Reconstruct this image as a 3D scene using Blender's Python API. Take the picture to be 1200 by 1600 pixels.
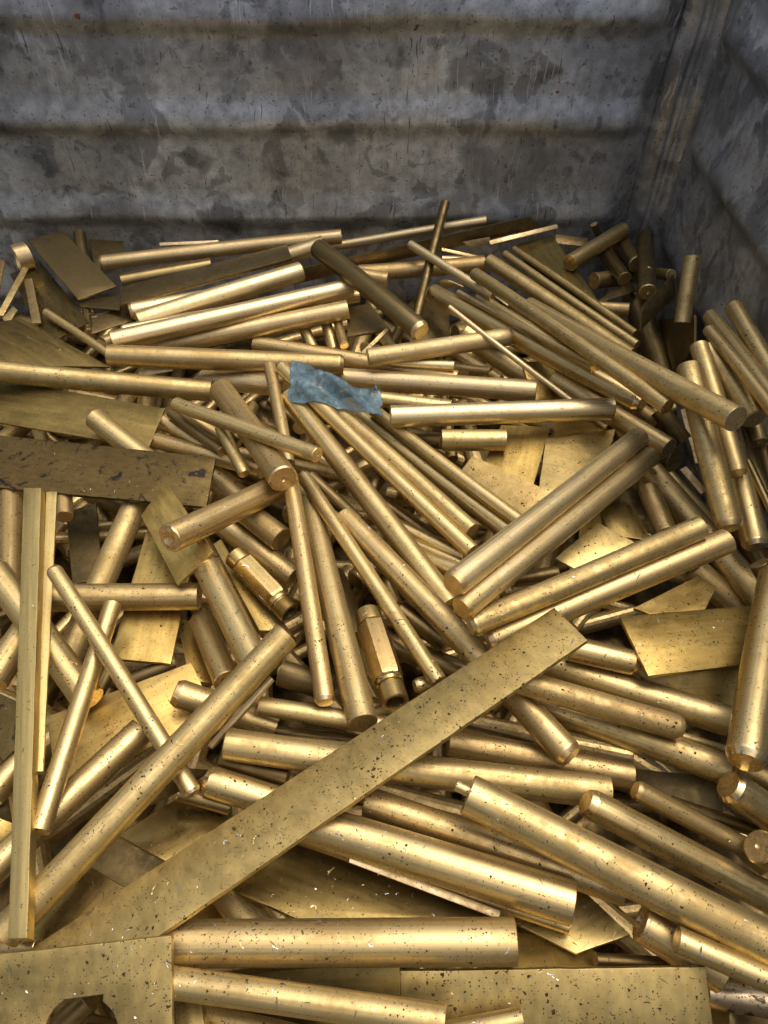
import bpy, bmesh, math, random
from mathutils import Vector, Matrix, noise
from mathutils.bvhtree import BVHTree

random.seed(7)
scene = bpy.context.scene
for o in list(bpy.data.objects):
    bpy.data.objects.remove(o)

# ------------------------------------------------------------------ camera
cam_data = bpy.data.cameras.new("camera")
cam = bpy.data.objects.new("camera", cam_data)
scene.collection.objects.link(cam)
cam.location = (0.0, 0.0, 0.6)
cam.rotation_euler = (math.radians(90 - 49), 0, 0)
cam_data.sensor_fit = 'VERTICAL'
cam_data.sensor_height = 36.0
cam_data.lens = 1100 / 1600 * 36.0
cam_data.clip_start = 0.01
cam_data.clip_end = 100
scene.camera = cam

# ------------------------------------------------------------------ world and sun (overcast, from high above)
SUN_EL, SUN_AZ = math.radians(72), math.radians(65)
world = bpy.data.worlds.new("World")
scene.world = world
world.use_nodes = True
wn = world.node_tree.nodes
sky = wn.new('ShaderNodeTexSky')
sky.sky_type = 'NISHITA'
sky.sun_disc = False
sky.sun_elevation = SUN_EL
sky.sun_rotation = SUN_AZ
sky.air_density = 0.4
sky.dust_density = 8.0
sky.ozone_density = 0.0
wn['Background'].inputs['Strength'].default_value = 0.15
world.node_tree.links.new(sky.outputs[0], wn['Background'].inputs['Color'])
sun_data = bpy.data.lights.new("sun", 'SUN')
sun_data.energy = 0.6
sun_data.angle = math.radians(125)
sun_data.color = (1.0, 0.95, 0.88)
sun = bpy.data.objects.new("sun", sun_data)
scene.collection.objects.link(sun)
sd = Vector((math.sin(SUN_AZ) * math.cos(SUN_EL), math.cos(SUN_AZ) * math.cos(SUN_EL), math.sin(SUN_EL)))
sun.location = sd * 5
sun.rotation_euler = sd.to_track_quat('Z', 'Y').to_euler()

vs = scene.view_settings
vs.view_transform = 'Standard'
vs.look = 'None'
vs.exposure = 0.48
vs.gamma = 1.0
vs.use_curve_mapping = False
scene.cycles.max_bounces = 6
scene.cycles.glossy_bounces = 5
scene.cycles.diffuse_bounces = 3
scene.cycles.use_adaptive_sampling = True
scene.cycles.adaptive_threshold = 0.03
scene.cycles.use_denoising = True

# ------------------------------------------------------------------ material helpers
class NT:
    def __init__(self, name):
        self.m = bpy.data.materials.new(name)
        self.m.use_nodes = True
        self.t = self.m.node_tree
        self.n = self.t.nodes
        self.b = self.n['Principled BSDF']
    def new(self, kind, **kw):
        nd = self.n.new(kind)
        for k, v in kw.items():
            if k in nd.inputs: nd.inputs[k].default_value = v
            else: setattr(nd, k, v)
        return nd
    def link(self, a, b): self.t.links.new(a, b)
    def noise(self, vec, scale, detail=3.0, rough=0.55, distort=0.0):
        nd = self.new('ShaderNodeTexNoise')
        nd.inputs['Scale'].default_value = scale
        nd.inputs['Detail'].default_value = detail
        nd.inputs['Roughness'].default_value = rough
        nd.inputs['Distortion'].default_value = distort
        self.link(vec, nd.inputs['Vector'])
        return nd.outputs['Fac']
    def ramp(self, fac, a, b, v0=0.0, v1=1.0):
        nd = self.new('ShaderNodeMapRange')
        nd.inputs['From Min'].default_value = a
        nd.inputs['From Max'].default_value = b
        nd.inputs['To Min'].default_value = v0
        nd.inputs['To Max'].default_value = v1
        self.link(fac, nd.inputs['Value'])
        return nd.outputs['Result']
    def math(self, op, a, b=None, clamp=False):
        nd = self.new('ShaderNodeMath'); nd.operation = op; nd.use_clamp = clamp
        for i, x in enumerate((a, b)):
            if x is None: continue
            if isinstance(x, (int, float)): nd.inputs[i].default_value = x
            else: self.link(x, nd.inputs[i])
        return nd.outputs[0]
    def mix(self, fac, a, b):
        nd = self.new('ShaderNodeMix'); nd.data_type = 'RGBA'
        if isinstance(fac, (int, float)): nd.inputs[0].default_value = fac
        else: self.link(fac, nd.inputs[0])
        for i, x in ((6, a), (7, b)):
            if isinstance(x, tuple): nd.inputs[i].default_value = (*x, 1)
            else: self.link(x, nd.inputs[i])
        return nd.outputs[2]
    def coords(self, scale=None, spread=True):
        tc = self.new('ShaderNodeTexCoord')
        v = tc.outputs['Object']
        if spread:
            oi = self.new('ShaderNodeObjectInfo')
            k = self.math('MULTIPLY', oi.outputs['Random'], 37.0)
            va = self.new('ShaderNodeVectorMath'); va.operation = 'ADD'
            self.link(v, va.inputs[0]); self.link(k, va.inputs[1])
            v = va.outputs[0]; self.rand = oi.outputs['Random']
        if scale:
            vm = self.new('ShaderNodeVectorMath'); vm.operation = 'MULTIPLY'
            vm.inputs[1].default_value = scale
            self.link(v, vm.inputs[0]); v = vm.outputs[0]
        return v

def brass(name, clean, tarnish, rough=(0.24, 0.42), streak=(430, 430, 4), speck=0.5, tarnish_range=(0.42, 0.7), spots=None, streak_amt=0.5, bump=0.06):
    N = NT(name)
    v = N.coords()
    r = N.rand
    vs_ = N.new('ShaderNodeVectorMath'); vs_.operation = 'MULTIPLY'
    vs_.inputs[1].default_value = streak
    N.link(v, vs_.inputs[0])
    st = N.noise(vs_.outputs[0], 1.0, 2.0, 0.6)
    vs2 = N.new('ShaderNodeVectorMath'); vs2.operation = 'MULTIPLY'
    vs2.inputs[1].default_value = tuple(q * .22 for q in streak)
    N.link(v, vs2.inputs[0])
    st2 = N.noise(vs2.outputs[0], 1.0, 2.0, 0.6)
    patch = N.noise(v, 22.0, 4.0, 0.62)
    fine = N.noise(v, 170.0, 2.0, 0.6)
    # tarnish amount: patches, streaks, and each piece its own age
    a = N.math('MULTIPLY', N.math('SUBTRACT', r, 0.5), 0.34)
    t0 = N.math('ADD', patch, a)
    t0 = N.math('ADD', t0, N.math('MULTIPLY', N.math('SUBTRACT', st2, 0.5), streak_amt))
    t0 = N.math('ADD', t0, N.math('MULTIPLY', N.math('SUBTRACT', fine, 0.5), 0.25))
    tf = N.ramp(t0, *tarnish_range)
    col = N.mix(tf, clean, tarnish)
    # alloy differs from bar to bar: some redder, some duller
    r2 = N.math('FRACT', N.math('MULTIPLY', r, 7.13))
    col = N.mix(N.ramp(r2, 0.55, 1.0, 0.0, 0.30), col, (clean[0] * .84, clean[1] * .70, clean[2] * .70))
    r3 = N.math('FRACT', N.math('MULTIPLY', r, 13.7))
    # fine bright / dark drawing lines
    sc = N.ramp(st, 0.28, 0.75, 0.80, 1.12)
    cm = N.new('ShaderNodeVectorMath'); cm.operation = 'SCALE'
    N.link(col, cm.inputs[0]); N.link(sc, cm.inputs['Scale'])
    col = cm.outputs[0]
    # grit specks
    vo = N.new('ShaderNodeTexVoronoi'); vo.feature = 'F1'
    vo.inputs['Scale'].default_value = 265.0
    vo.inputs['Randomness'].default_value = 1.0
    wv = N.new('ShaderNodeVectorMath'); wv.operation = 'ADD'
    wob = N.new('ShaderNodeTexNoise'); wob.inputs['Scale'].default_value = 420.0
    N.link(v, wob.inputs['Vector'])
    wsc = N.new('ShaderNodeVectorMath'); wsc.operation = 'SCALE'; wsc.inputs['Scale'].default_value = 0.004
    N.link(wob.outputs['Color'], wsc.inputs[0])
    N.link(v, wv.inputs[0]); N.link(wsc.outputs[0], wv.inputs[1])
    N.link(wv.outputs[0], vo.inputs['Vector'])
    dens = N.ramp(N.noise(v, 45.0, 2.0), 0.3, 0.7, 0.04, 0.21 * speck)
    sepc = N.new('ShaderNodeSeparateColor'); N.link(vo.outputs['Color'], sepc.inputs[0])
    pick = N.math('MULTIPLY', N.ramp(sepc.outputs[0], 0.25, 1.0, -0.4, 1.6), dens)
    sp = N.math('LESS_THAN', vo.outputs['Distance'], pick)
    # finer pits between them
    vo2 = N.new('ShaderNodeTexVoronoi'); vo2.feature = 'F1'
    vo2.inputs['Scale'].default_value = 560.0
    N.link(v, vo2.inputs['Vector'])
    sep2 = N.new('ShaderNodeSeparateColor'); N.link(vo2.outputs['Color'], sep2.inputs[0])
    lim2 = N.math('MULTIPLY', N.ramp(sep2.outputs[1], 0.55, 1.0, 0.0, 0.42), N.ramp(dens, 0.03, 0.2, 0.5, 1.0))
    sp2 = N.math('MULTIPLY', N.math('LESS_THAN', vo2.outputs['Distance'], lim2), min(1.0, 0.35 + 0.4 * speck))
    sp = N.math('MAXIMUM', sp, sp2)
    col = N.mix(N.math('MULTIPLY', sp, 0.95), col, (0.022, 0.016, 0.010))
    if spots:
        blot = N.ramp(N.noise(v, spots, 6.0, 0.7, 0.8), 0.575, 0.62)
        col = N.mix(N.math('MULTIPLY', blot, 0.9), col, (0.012, 0.012, 0.016))
    N.link(col, N.b.inputs['Base Color'])
    ro = N.ramp(t0, tarnish_range[0], tarnish_range[1], rough[0], rough[1])
    ro = N.math('ADD', ro, N.math('MULTIPLY', N.math('SUBTRACT', r3, 0.5), 0.12))
    ro = N.math('ADD', ro, N.math('MULTIPLY', N.math('SUBTRACT', st, 0.5), 0.2))
    ro = N.math('ADD', ro, N.math('MULTIPLY', N.math('SUBTRACT', fine, 0.5), 0.22))
    ro = N.math('ADD', ro, N.math('MULTIPLY', sp, 0.5), clamp=True)
    N.link(ro, N.b.inputs['Roughness'])
    N.link(N.ramp(sp, 0, 1, 0.95, 0.0), N.b.inputs['Metallic'])
    N.link(N.ramp(sp, 0, 1, 0.5, 0.08), N.b.inputs['Specular IOR Level'])
    h = N.math('ADD', N.math('MULTIPLY', st, 0.6), N.math('MULTIPLY', patch, 2.2))
    bp = N.new('ShaderNodeBump'); bp.inputs['Strength'].default_value = bump
    bp.inputs['Distance'].default_value = 0.001
    N.link(h, bp.inputs['Height']); N.link(bp.outputs[0], N.b.inputs['Normal'])
    return N.m

MAT = {
    'n': brass('brass_drawn', (0.625, 0.49, 0.222), (0.41, 0.31, 0.128), rough=(0.43, 0.57), speck=1.15, streak_amt=0.8),
    'b': brass('brass_pale', (0.70, 0.58, 0.32), (0.54, 0.43, 0.21), rough=(0.43, 0.54), speck=0.95, streak_amt=0.7),
    'k': brass('brass_tarnished_shaded', (0.26, 0.195, 0.082), (0.14, 0.105, 0.046), rough=(0.38, 0.50), speck=0.4),  # tarnish, plus shade of the hollows and dark reflections put into the colour
    'g': brass('brass_sheet', (0.61, 0.445, 0.14), (0.42, 0.30, 0.09), rough=(0.37, 0.48), streak=(20, 170, 20), speck=1.1, streak_amt=0.10, bump=0.03),
    'o': brass('brass_olive', (0.28, 0.21, 0.07), (0.19, 0.14, 0.047), rough=(0.33, 0.43), streak=(20, 170, 20), speck=1.0, streak_amt=0.10, bump=0.03),  # sheet brass darkened, partly to paint in the dark wall it mirrors
    'p': brass('brass_gritty', (0.53, 0.41, 0.16), (0.40, 0.305, 0.115), rough=(0.47, 0.56), streak=(120, 60, 60), speck=1.35, streak_amt=0.08, bump=0.08),
    'q': brass('brass_square', (0.52, 0.41, 0.165), (0.37, 0.285, 0.105), rough=(0.44, 0.56), streak=(9, 300, 9), speck=0.7, streak_amt=0.3),
    's': brass('brass_tarred', (0.15, 0.112, 0.04), (0.10, 0.073, 0.027), rough=(0.48, 0.58), streak=(60, 200, 60), speck=1.1, spots=70.0, streak_amt=0.3),
    'h': brass('brass_fitting', (0.50, 0.37, 0.15), (0.33, 0.24, 0.09), rough=(0.28, 0.40), speck=0.6, streak_amt=0.4),
    'd': brass('brass_soiled', (0.62, 0.51, 0.32), (0.24, 0.19, 0.12), rough=(0.3, 0.5), speck=1.1, spots=70.0),
}

def simple(name, col, metal, rough):
    N = NT(name)
    v = N.coords()
    f = N.noise(v, 300.0, 3.0)
    c2 = tuple(q * 0.55 for q in col)
    N.link(N.mix(f, c2, col), N.b.inputs['Base Color'])
    N.b.inputs['Metallic'].default_value = metal
    N.link(N.ramp(f, 0.2, 0.8, rough - .1, rough + .12), N.b.inputs['Roughness'])
    return N.m
MAT['end'] = brass('brass_cut_face', (0.80, 0.62, 0.31), (0.58, 0.42, 0.18), rough=(0.28, 0.42), streak=(300, 300, 300), speck=0.15, bump=0.15)
MAT['silver'] = simple('shaving_silver', (0.78, 0.77, 0.74), 0.95, 0.32)
MAT['grit'] = simple('grit_dark', (0.05, 0.042, 0.034), 0.2, 0.6)
MAT['gritbrass'] = simple('shaving_brass', (0.62, 0.47, 0.22), 0.9, 0.38)

def wall_material():
    N = NT('bin_steel')
    tc = N.new('ShaderNodeTexCoord')
    v = tc.outputs['Object']
    big = N.noise(v, 3.2, 4.0, 0.55, 0.3)
    mid = N.noise(v, 11.0, 6.0, 0.65, 0.6)
    fine = N.noise(v, 75.0, 6.0, 0.7)
    vm = N.new('ShaderNodeVectorMath'); vm.operation = 'MULTIPLY'; vm.inputs[1].default_value = (60, 60, 9)
    N.link(v, vm.inputs[0])
    drip = N.noise(vm.outputs[0], 1.0, 4.0, 0.6, 0.3)
    col = N.mix(N.ramp(mid, 0.32, 0.68), (0.34, 0.375, 0.40), (0.64, 0.69, 0.72))
    col = N.mix(N.math('MULTIPLY', N.ramp(big, 0.45, 0.62), 0.55), col, (0.19, 0.18, 0.145))
    col = N.mix(N.math('MULTIPLY', N.ramp(drip, 0.5, 0.75), 0.28), col, (0.085, 0.085, 0.087))
    # damp dark patches with blotted outlines
    w = N.new('ShaderNodeTexNoise'); w.inputs['Scale'].default_value = 16.0; w.inputs['Detail'].default_value = 5.0
    N.link(v, w.inputs['Vector'])
    ws = N.new('ShaderNodeVectorMath'); ws.operation = 'SCALE'; ws.inputs['Scale'].default_value = 0.11
    N.link(w.outputs['Color'], ws.inputs[0])
    wa = N.new('ShaderNodeVectorMath'); wa.operation = 'ADD'
    N.link(v, wa.inputs[0]); N.link(ws.outputs[0], wa.inputs[1])
    warp = wa.outputs[0]
    for scale, off, lo, opa, dark in ((6.0, 0.0, 0.55, 0.5, (0.055, 0.056, 0.06)), (11.0, 4.0, 0.575, 0.6, (0.05, 0.05, 0.052)), (26.0, 9.0, 0.61, 0.55, (0.05, 0.05, 0.052)), (8.0, 15.0, 0.585, 0.3, (0.45, 0.46, 0.46)), (30.0, 22.0, 0.635, 0.45, (0.5, 0.5, 0.49))):
        ad = N.new('ShaderNodeVectorMath'); ad.operation = 'ADD'; ad.inputs[1].default_value = (off, off * .7, off * 1.3)
        N.link(warp, ad.inputs[0])
        dm = N.ramp(N.noise(ad.outputs[0], scale, 1.5, 0.45), lo, lo + 0.05)
        dm = N.math('MULTIPLY', dm, N.ramp(fine, 0.25, 0.65, 0.5, 1.0))
        col = N.mix(N.math('MULTIPLY', dm, opa), col, dark)
    # scratches and scrapes
    wsc2 = N.new('ShaderNodeVectorMath'); wsc2.operation = 'SCALE'; wsc2.inputs['Scale'].default_value = 0.02
    N.link(w.outputs['Color'], wsc2.inputs[0])
    wsmall = N.new('ShaderNodeVectorMath'); wsmall.operation = 'ADD'
    N.link(v, wsmall.inputs[0]); N.link(wsc2.outputs[0], wsmall.inputs[1])
    for ang, sc_, lo, tint in ((0.55, (330, 20, 13), 0.66, (0.6, 0.6, 0.59)), (-0.5, (260, 20, 22), 0.71, (0.03, 0.03, 0.03)), (1.45, (340, 20, 10), 0.70, (0.5, 0.5, 0.49)), (-1.2, (240, 20, 26), 0.71, (0.05, 0.05, 0.05))):
        mp = N.new('ShaderNodeMapping')
        mp.inputs['Rotation'].default_value = (0, ang, 0)
        mp.inputs['Scale'].default_value = sc_
        N.link(wsmall.outputs[0], mp.inputs['Vector'])
        s = N.ramp(N.noise(mp.outputs[0], 1.0, 1.0, 0.5), lo, lo + .06)
        s = N.math('MULTIPLY', s, N.ramp(mid, 0.48, 0.56))
        col = N.mix(N.math('MULTIPLY', s, 0.75), col, tint)
    fl = N.noise(v, 150.0, 3.0, 0.6)
    col = N.mix(N.math('MULTIPLY', N.ramp(fl, 0.60, 0.66), 0.6), col, (0.05, 0.05, 0.052))
    col = N.mix(N.math('MULTIPLY', N.ramp(fl, 0.36, 0.31), 0.4), col, (0.55, 0.55, 0.54))
    rust = N.ramp(N.noise(v, 34.0, 4.0, 0.6), 0.70, 0.73)
    col = N.mix(rust, col, (0.19, 0.075, 0.03))
    grime = N.ramp(fine, 0.25, 0.75, 0.55, 1.42)
    cm = N.new('ShaderNodeVectorMath'); cm.operation = 'SCALE'
    N.link(col, cm.inputs[0]); N.link(grime, cm.inputs['Scale'])
    N.link(cm.outputs[0], N.b.inputs['Base Color'])
    N.b.inputs['Metallic'].default_value = 0.55
    ro = N.math('ADD', N.ramp(mid, 0.3, 0.7, 0.46, 0.34), N.math('MULTIPLY', N.math('SUBTRACT', fine, 0.5), 0.4))
    N.link(ro, N.b.inputs['Roughness'])
    h = N.math('ADD', N.math('MULTIPLY', mid, 1.2), N.math('MULTIPLY', fine, 0.35))
    bp = N.new('ShaderNodeBump'); bp.inputs['Strength'].default_value = 0.22; bp.inputs['Distance'].default_value = 0.004
    N.link(h, bp.inputs['Height']); N.link(bp.outputs[0], N.b.inputs['Normal'])
    return N.m
MAT['wall'] = wall_material()

def tape_material():
    N = NT('tape_film')
    v = N.coords()
    f = N.noise(v, 60.0, 5.0, 0.65, 0.5)
    col = N.mix(N.ramp(f, 0.35, 0.7), (0.05, 0.105, 0.13), (0.15, 0.25, 0.295))
    col = N.mix(N.ramp(N.noise(v, 90.0, 3.0), 0.66, 0.70), col, (0.02, 0.03, 0.035))
    N.link(col, N.b.inputs['Base Color'])
    N.b.inputs['Roughness'].default_value = 0.22
    N.b.inputs['IOR'].default_value = 1.5
    N.link(N.ramp(f, 0.3, 0.75, 0.42, 0.85), N.b.inputs['Alpha'])
    return N.m
MAT['t'] = tape_material()

# ------------------------------------------------------------------ object helpers
def link(name, me, mats, parent=None):
    for m in mats: me.materials.append(m)
    o = bpy.data.objects.new(name, me)
    scene.collection.objects.link(o)
    if parent is not None: o.parent = parent
    return o
def tag(o, label=None, cat=None, group=None, kind=None):
    for k, x in (('label', label), ('category', cat), ('group', group), ('kind', kind)):
        if x: o[k] = x
    return o
def empty(name, loc, rot=None):
    o = bpy.data.objects.new(name, None)
    scene.collection.objects.link(o)
    o.empty_display_size = 0.03
    o.location = loc
    if rot is not None:
        o.rotation_mode = 'QUATERNION'; o.rotation_quaternion = rot
    return o
def shade(me, deg=19):
    for pl in me.polygons: pl.use_smooth = True
    me.set_sharp_from_angle(angle=math.radians(deg))

def lathe(bm, prof, seg=36, mat=0, wob=0.0, seed=0, hexa=False):
    """prof: list of (radius, z, material); radius 0 closes with a point."""
    rings = []
    for (r, z, m) in prof:
        if r <= 1e-7:
            rings.append([bm.verts.new((0, 0, z))])
        else:
            ring = []
            for i in range(seg):
                a = 2 * math.pi * i / seg
                rr = r
                ring.append(bm.verts.new((rr * math.cos(a), rr * math.sin(a), z)))
            rings.append(ring)
    for k in range(len(rings) - 1):
        A, B = rings[k], rings[k + 1]
        m = prof[k + 1][2]
        for i in range(seg):
            j = (i + 1) % seg
            if len(A) == 1 and len(B) == 1: continue
            if len(A) == 1: f = bm.faces.new((A[0], B[j], B[i]))
            elif len(B) == 1: f = bm.faces.new((A[i], A[j], B[0]))
            else: f = bm.faces.new((A[i], A[j], B[j], B[i]))
            f.material_index = m

def end_profile(kind, r, rnd):
    """(radius, inset from the end plane) from the centre outwards; positive inset goes into the rod."""
    c = rnd.uniform(0.03, 0.06) * r
    if kind == 'f': return [(0, 0), (r * .5, 0), (r - c, 0), (r, c)]
    if kind == 'c': return [(0, 0), (r * .5, 0), (r * .80, 0), (r * .985, r * rnd.uniform(.3, .42)), (r, r * .46)]
    if kind == 'd': return [(0, r * .22), (r * .16, r * .03), (r * .2, 0), (r * .6, 0), (r * .9, 0), (r, r * .1)]
    if kind == 'D': return [(0, r * .55), (r * .22, r * .34), (r * .46, r * .06), (r * .5, 0), (r * .86, 0), (r * .97, r * .06), (r, r * .16)]
    if kind == 'r': return [(0, r * .18), (r * .3, r * .12), (r * .55, -r * .04), (r * .8, r * .05), (r * .95, 0), (r, r * .1)]
    return [(0, 0), (r - c, 0), (r, c)]

def rod_mesh(name, L, r, ends, rnd, seg=36):
    bm = bmesh.new()
    e0 = ends[0] if ends else 'f'
    e1 = ends[1] if len(ends) > 1 else 'f'
    prof = []
    for i, (q, dz) in enumerate(end_profile('f' if e0 == 'n' else e0, r, rnd)):
        prof.append((q, -L / 2 + dz, 1 if q < r * .999 else (0 if e0 == 'f' else 1)))
    n = 5
    for i in range(1, n):
        prof.append((r, -L / 2 + L * i / n, 0))
    rev = end_profile(e1, r, rnd)[::-1]
    for i, (q, dz) in enumerate(rev):
        prof.append((q, L / 2 - dz, 0 if i == 0 else 1))
    lathe(bm, prof, seg)
    # slightly skewed saw cut and a barely perceptible bow
    k0, k1 = rnd.uniform(-.05, .05), rnd.uniform(-.05, .05)
    bow = rnd.uniform(-.0022, .0022) * L / .3
    for v in bm.verts:
        if v.co.z < -L / 2 + r: v.co.z += v.co.x * k0
        if v.co.z > L / 2 - r: v.co.z += v.co.y * k1
        v.co.x += bow * (1 - (2 * v.co.z / L) ** 2)
        if e0 == 'r' and v.co.z < -L / 2 + r * .4 and v.co.xy.length < r * .97:
            v.co.z += noise.noise(v.co * 160 + Vector((L * 50, 0, 0))) * r * .16
    bmesh.ops.recalc_face_normals(bm, faces=bm.faces)
    me = bpy.data.meshes.new(name)
    bm.to_mesh(me); bm.free()
    shade(me)
    return me

def frame_from_axis(a, b, spin=0.0):
    d = (b - a)
    L = d.length
    q = d.to_track_quat('Z', 'X')
    m = q.to_matrix().to_4x4() @ Matrix.Rotation(spin, 4, 'Z')
    m.translation = (a + b) / 2
    return m, L

def build_rod(name, label, a, b, r, ends, mat):
    rnd = random.Random(label)
    a, b = Vector(a), Vector(b)
    m, L = frame_from_axis(a, b, rnd.uniform(0, 6.28))
    o = link(name, rod_mesh(name, L, r, ends, rnd), [MAT[mat], MAT['end'] if mat != 'k' else MAT['n']])
    o.matrix_world = m
    tag(o, label, 'rod', 'brass rods in the scrap bin')
    if ends and ends[0] == 'n':
        bm = bmesh.new()
        pr = r * .28
        lathe(bm, [(0, -r * .75, 0), (pr * .8, -r * .75, 0), (pr, -r * .68, 0), (pr, r * .02, 0), (0, r * .02, 0)], 20)
        bmesh.ops.recalc_face_normals(bm, faces=bm.faces)
        me = bpy.data.meshes.new('end_pin'); bm.to_mesh(me); bm.free(); shade(me)
        pin = link('end_pin', me, [MAT['n']], o)
        pin.location = (-r * .15, r * .2, -L / 2)
    return o

def build_strip(label, a, b, w, mat):
    a, b = Vector(a), Vector(b)
    d = (b - a); L = d.length; x = d.normalized()
    view = (cam.location - (a + b) / 2).normalized()
    up = (view * .6 + Vector((0, 0, 1)) * .4); n = (up - x * up.dot(x)).normalized(); y = n.cross(x)
    m = Matrix((x, y, n)).transposed().to_4x4(); m.translation = (a + b) / 2
    bm = bmesh.new()
    bmesh.ops.create_cube(bm, size=1.0)
    rnd = random.Random(label)
    for v in bm.verts:
        v.co = Vector((v.co.x * L, v.co.y * w, v.co.z * w * .55))
        v.co.x += v.co.y * rnd.uniform(-.3, .3)
    bmesh.ops.bevel(bm, geom=list(bm.edges), offset=w * .07, segments=2, profile=.6, affect='EDGES')
    me = bpy.data.meshes.new('brass_strip'); bm.to_mesh(me); bm.free(); shade(me, 40)
    o = link('brass_strip', me, [MAT[mat]]); o.matrix_world = m
    tag(o, label, 'strip', 'brass strips in the scrap bin')
    return o

CATS = {'brass_plate': ('plate', 'brass plates in the scrap bin'), 'flat_bar': ('flat bar', 'flat bars in the scrap bin'),
        'square_bar': ('square bar', 'square bars in the scrap bin'), 'brass_strip': ('strip', 'brass strips in the scrap bin'),
        'brass_offcut': ('offcut', 'small offcuts in the scrap bin'), 'brass_block': ('block', None), 'brass_pin': ('pin', None)}

def plate_frame(vs_):
    n = Vector((0, 0, 0))
    c = sum(vs_, Vector()) / len(vs_)
    for i in range(len(vs_)):
        n += (vs_[i] - c).cross(vs_[(i + 1) % len(vs_)] - c)
    n.normalize()
    if n.dot(cam.location - c) < 0: n.negate()
    # long edge direction
    e = max((vs_[(i + 1) % len(vs_)] - vs_[i] for i in range(len(vs_))), key=lambda q: q.length)
    x = (e - n * e.dot(n)).normalized()
    y = n.cross(x)
    m = Matrix((x, y, n)).transposed().to_4x4()
    m.translation = c
    return m

def build_plate(name, label, pts, th, mat):
    rnd = random.Random(label)
    vs_ = [Vector(p) for p in pts]
    m = plate_frame(vs_)
    inv = m.inverted()
    P2 = [inv @ v for v in vs_]
    area = sum(P2[i].x * P2[(i + 1) % len(P2)].y - P2[(i + 1) % len(P2)].x * P2[i].y for i in range(len(P2)))
    if area < 0: P2.reverse()
    # shears and saws leave slightly uneven edges
    Q = []
    for i, p in enumerate(P2):
        q = P2[(i + 1) % len(P2)]
        Q.append(p)
        e = q - p
        k = int(e.length / .011)
        side = Vector((e.y, -e.x, 0)).normalized() if e.length > 1e-6 else Vector()
        for j in range(1, k):
            Q.append(p + e * ((j + rnd.uniform(-.25, .25)) / k) + side * rnd.gauss(0, .00013))
    P2 = Q
    bm = bmesh.new()
    t = th / 1000
    vsn = [bm.verts.new((p.x, p.y, 0)) for p in P2]
    f = bm.faces.new(vsn)
    f.normal_update()
    ex = bmesh.ops.extrude_face_region(bm, geom=[f])
    for v in ex['geom']:
        if isinstance(v, bmesh.types.BMVert): v.co.z = -t
    bmesh.ops.recalc_face_normals(bm, faces=bm.faces)
    bmesh.ops.bevel(bm, geom=list(bm.edges), offset=min(0.0006, t * .22), segments=2, profile=.6, affect='EDGES', clamp_overlap=True)
    me = bpy.data.meshes.new(name)
    bm.to_mesh(me); bm.free()
    shade(me, 40)
    o = link(name, me, [MAT[mat]])
    o.matrix_world = m
    cat, grp = CATS[name]
    tag(o, label, cat, grp)
    return o

def build_hex(label, a, b, r):
    a, b = Vector(a), Vector(b)
    m, L = frame_from_axis(a, b, 0.35)
    root = empty('hex_fitting', m.translation, m.to_quaternion())
    tag(root, label, 'fitting', 'hex fittings in the scrap bin')
    def part(name, prof, seg, mat='h', smooth=19):
        bm = bmesh.new(); lathe(bm, prof, seg)
        bmesh.ops.recalc_face_normals(bm, faces=bm.faces)
        me = bpy.data.meshes.new(name); bm.to_mesh(me); bm.free(); shade(me, smooth)
        return link(name, me, [MAT[mat]], root)
    z0 = -L / 2
    part('collar', [(r * .55, z0 + .12 * L, 0), (r * .55, z0, 0), (r * .86, z0, 0), (r * .93, z0 + .012 * L, 0), (r * .93, z0 + .135 * L, 0), (r * .9, z0 + .15 * L, 0), (r * .55, z0 + .15 * L, 0)], 40)
    hx = part('hex_body', [(r * .6, z0 + .15 * L, 0), (r * .98, z0 + .15 * L, 0), (r * 1.06, z0 + .175 * L, 0), (r * 1.06, z0 + .735 * L, 0), (r * .96, z0 + .77 * L, 0), (r * .6, z0 + .77 * L, 0)], 6, 'h', 20)
    part('shoulder', [(r * .5, z0 + .77 * L, 0), (r * .90, z0 + .77 * L, 0), (r * .93, z0 + .80 * L, 0), (r * .88, z0 + .825 * L, 0), (r * .78, z0 + .83 * L, 0), (r * .78, z0 + .845 * L, 0), (r * .5, z0 + .845 * L, 0)], 40)
    prof = [(r * .5, z0 + .845 * L, 0)]
    k = 10
    for i in range(k):
        z = z0 + .845 * L + i * (.15 * L) / k
        d = (.15 * L) / k
        prof += [(r * .815, z + d * .1, 0), (r * .86, z + d * .5, 0), (r * .815, z + d * .95, 0)]
    prof += [(r * .76, z0 + L, 0), (r * .60, z0 + L, 0), (r * .58, z0 + .86 * L, 0), (0, z0 + .86 * L, 0)]
    part('thread', prof, 40, 'h', 15)
    return root

def build_ring(label, a, b, r):
    a, b = Vector(a), Vector(b)
    m, L = frame_from_axis(a, b)
    bm = bmesh.new()
    w, t = .011, .0016
    seg = 44
    rings = []
    for i in range(seg):
        ang = 2 * math.pi * 0.86 * i / (seg - 1) - 0.6
        rr = r * (0.92 + .10 * i / seg)
        c, s_ = math.cos(ang), math.sin(ang)
        tw = .004 * math.sin(ang * 1.3)
        ring = [bm.verts.new(((rr + q) * c, (rr + q) * s_, z + tw)) for q, z in ((0, -w), (t, -w), (t, w), (0, w))]
        rings.append(ring)
    for A, B in zip(rings, rings[1:]):
        for i in range(4):
            bm.faces.new((A[i], A[(i + 1) % 4], B[(i + 1) % 4], B[i]))
    bm.faces.new(rings[0]); bm.faces.new(rings[-1])
    bmesh.ops.recalc_face_normals(bm, faces=bm.faces)
    me = bpy.data.meshes.new('brass_ring'); bm.to_mesh(me); bm.free(); shade(me, 40)
    o = link('brass_ring', me, [MAT['b']])
    o.matrix_world = m
    tag(o, label, 'ring')
    return o

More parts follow.
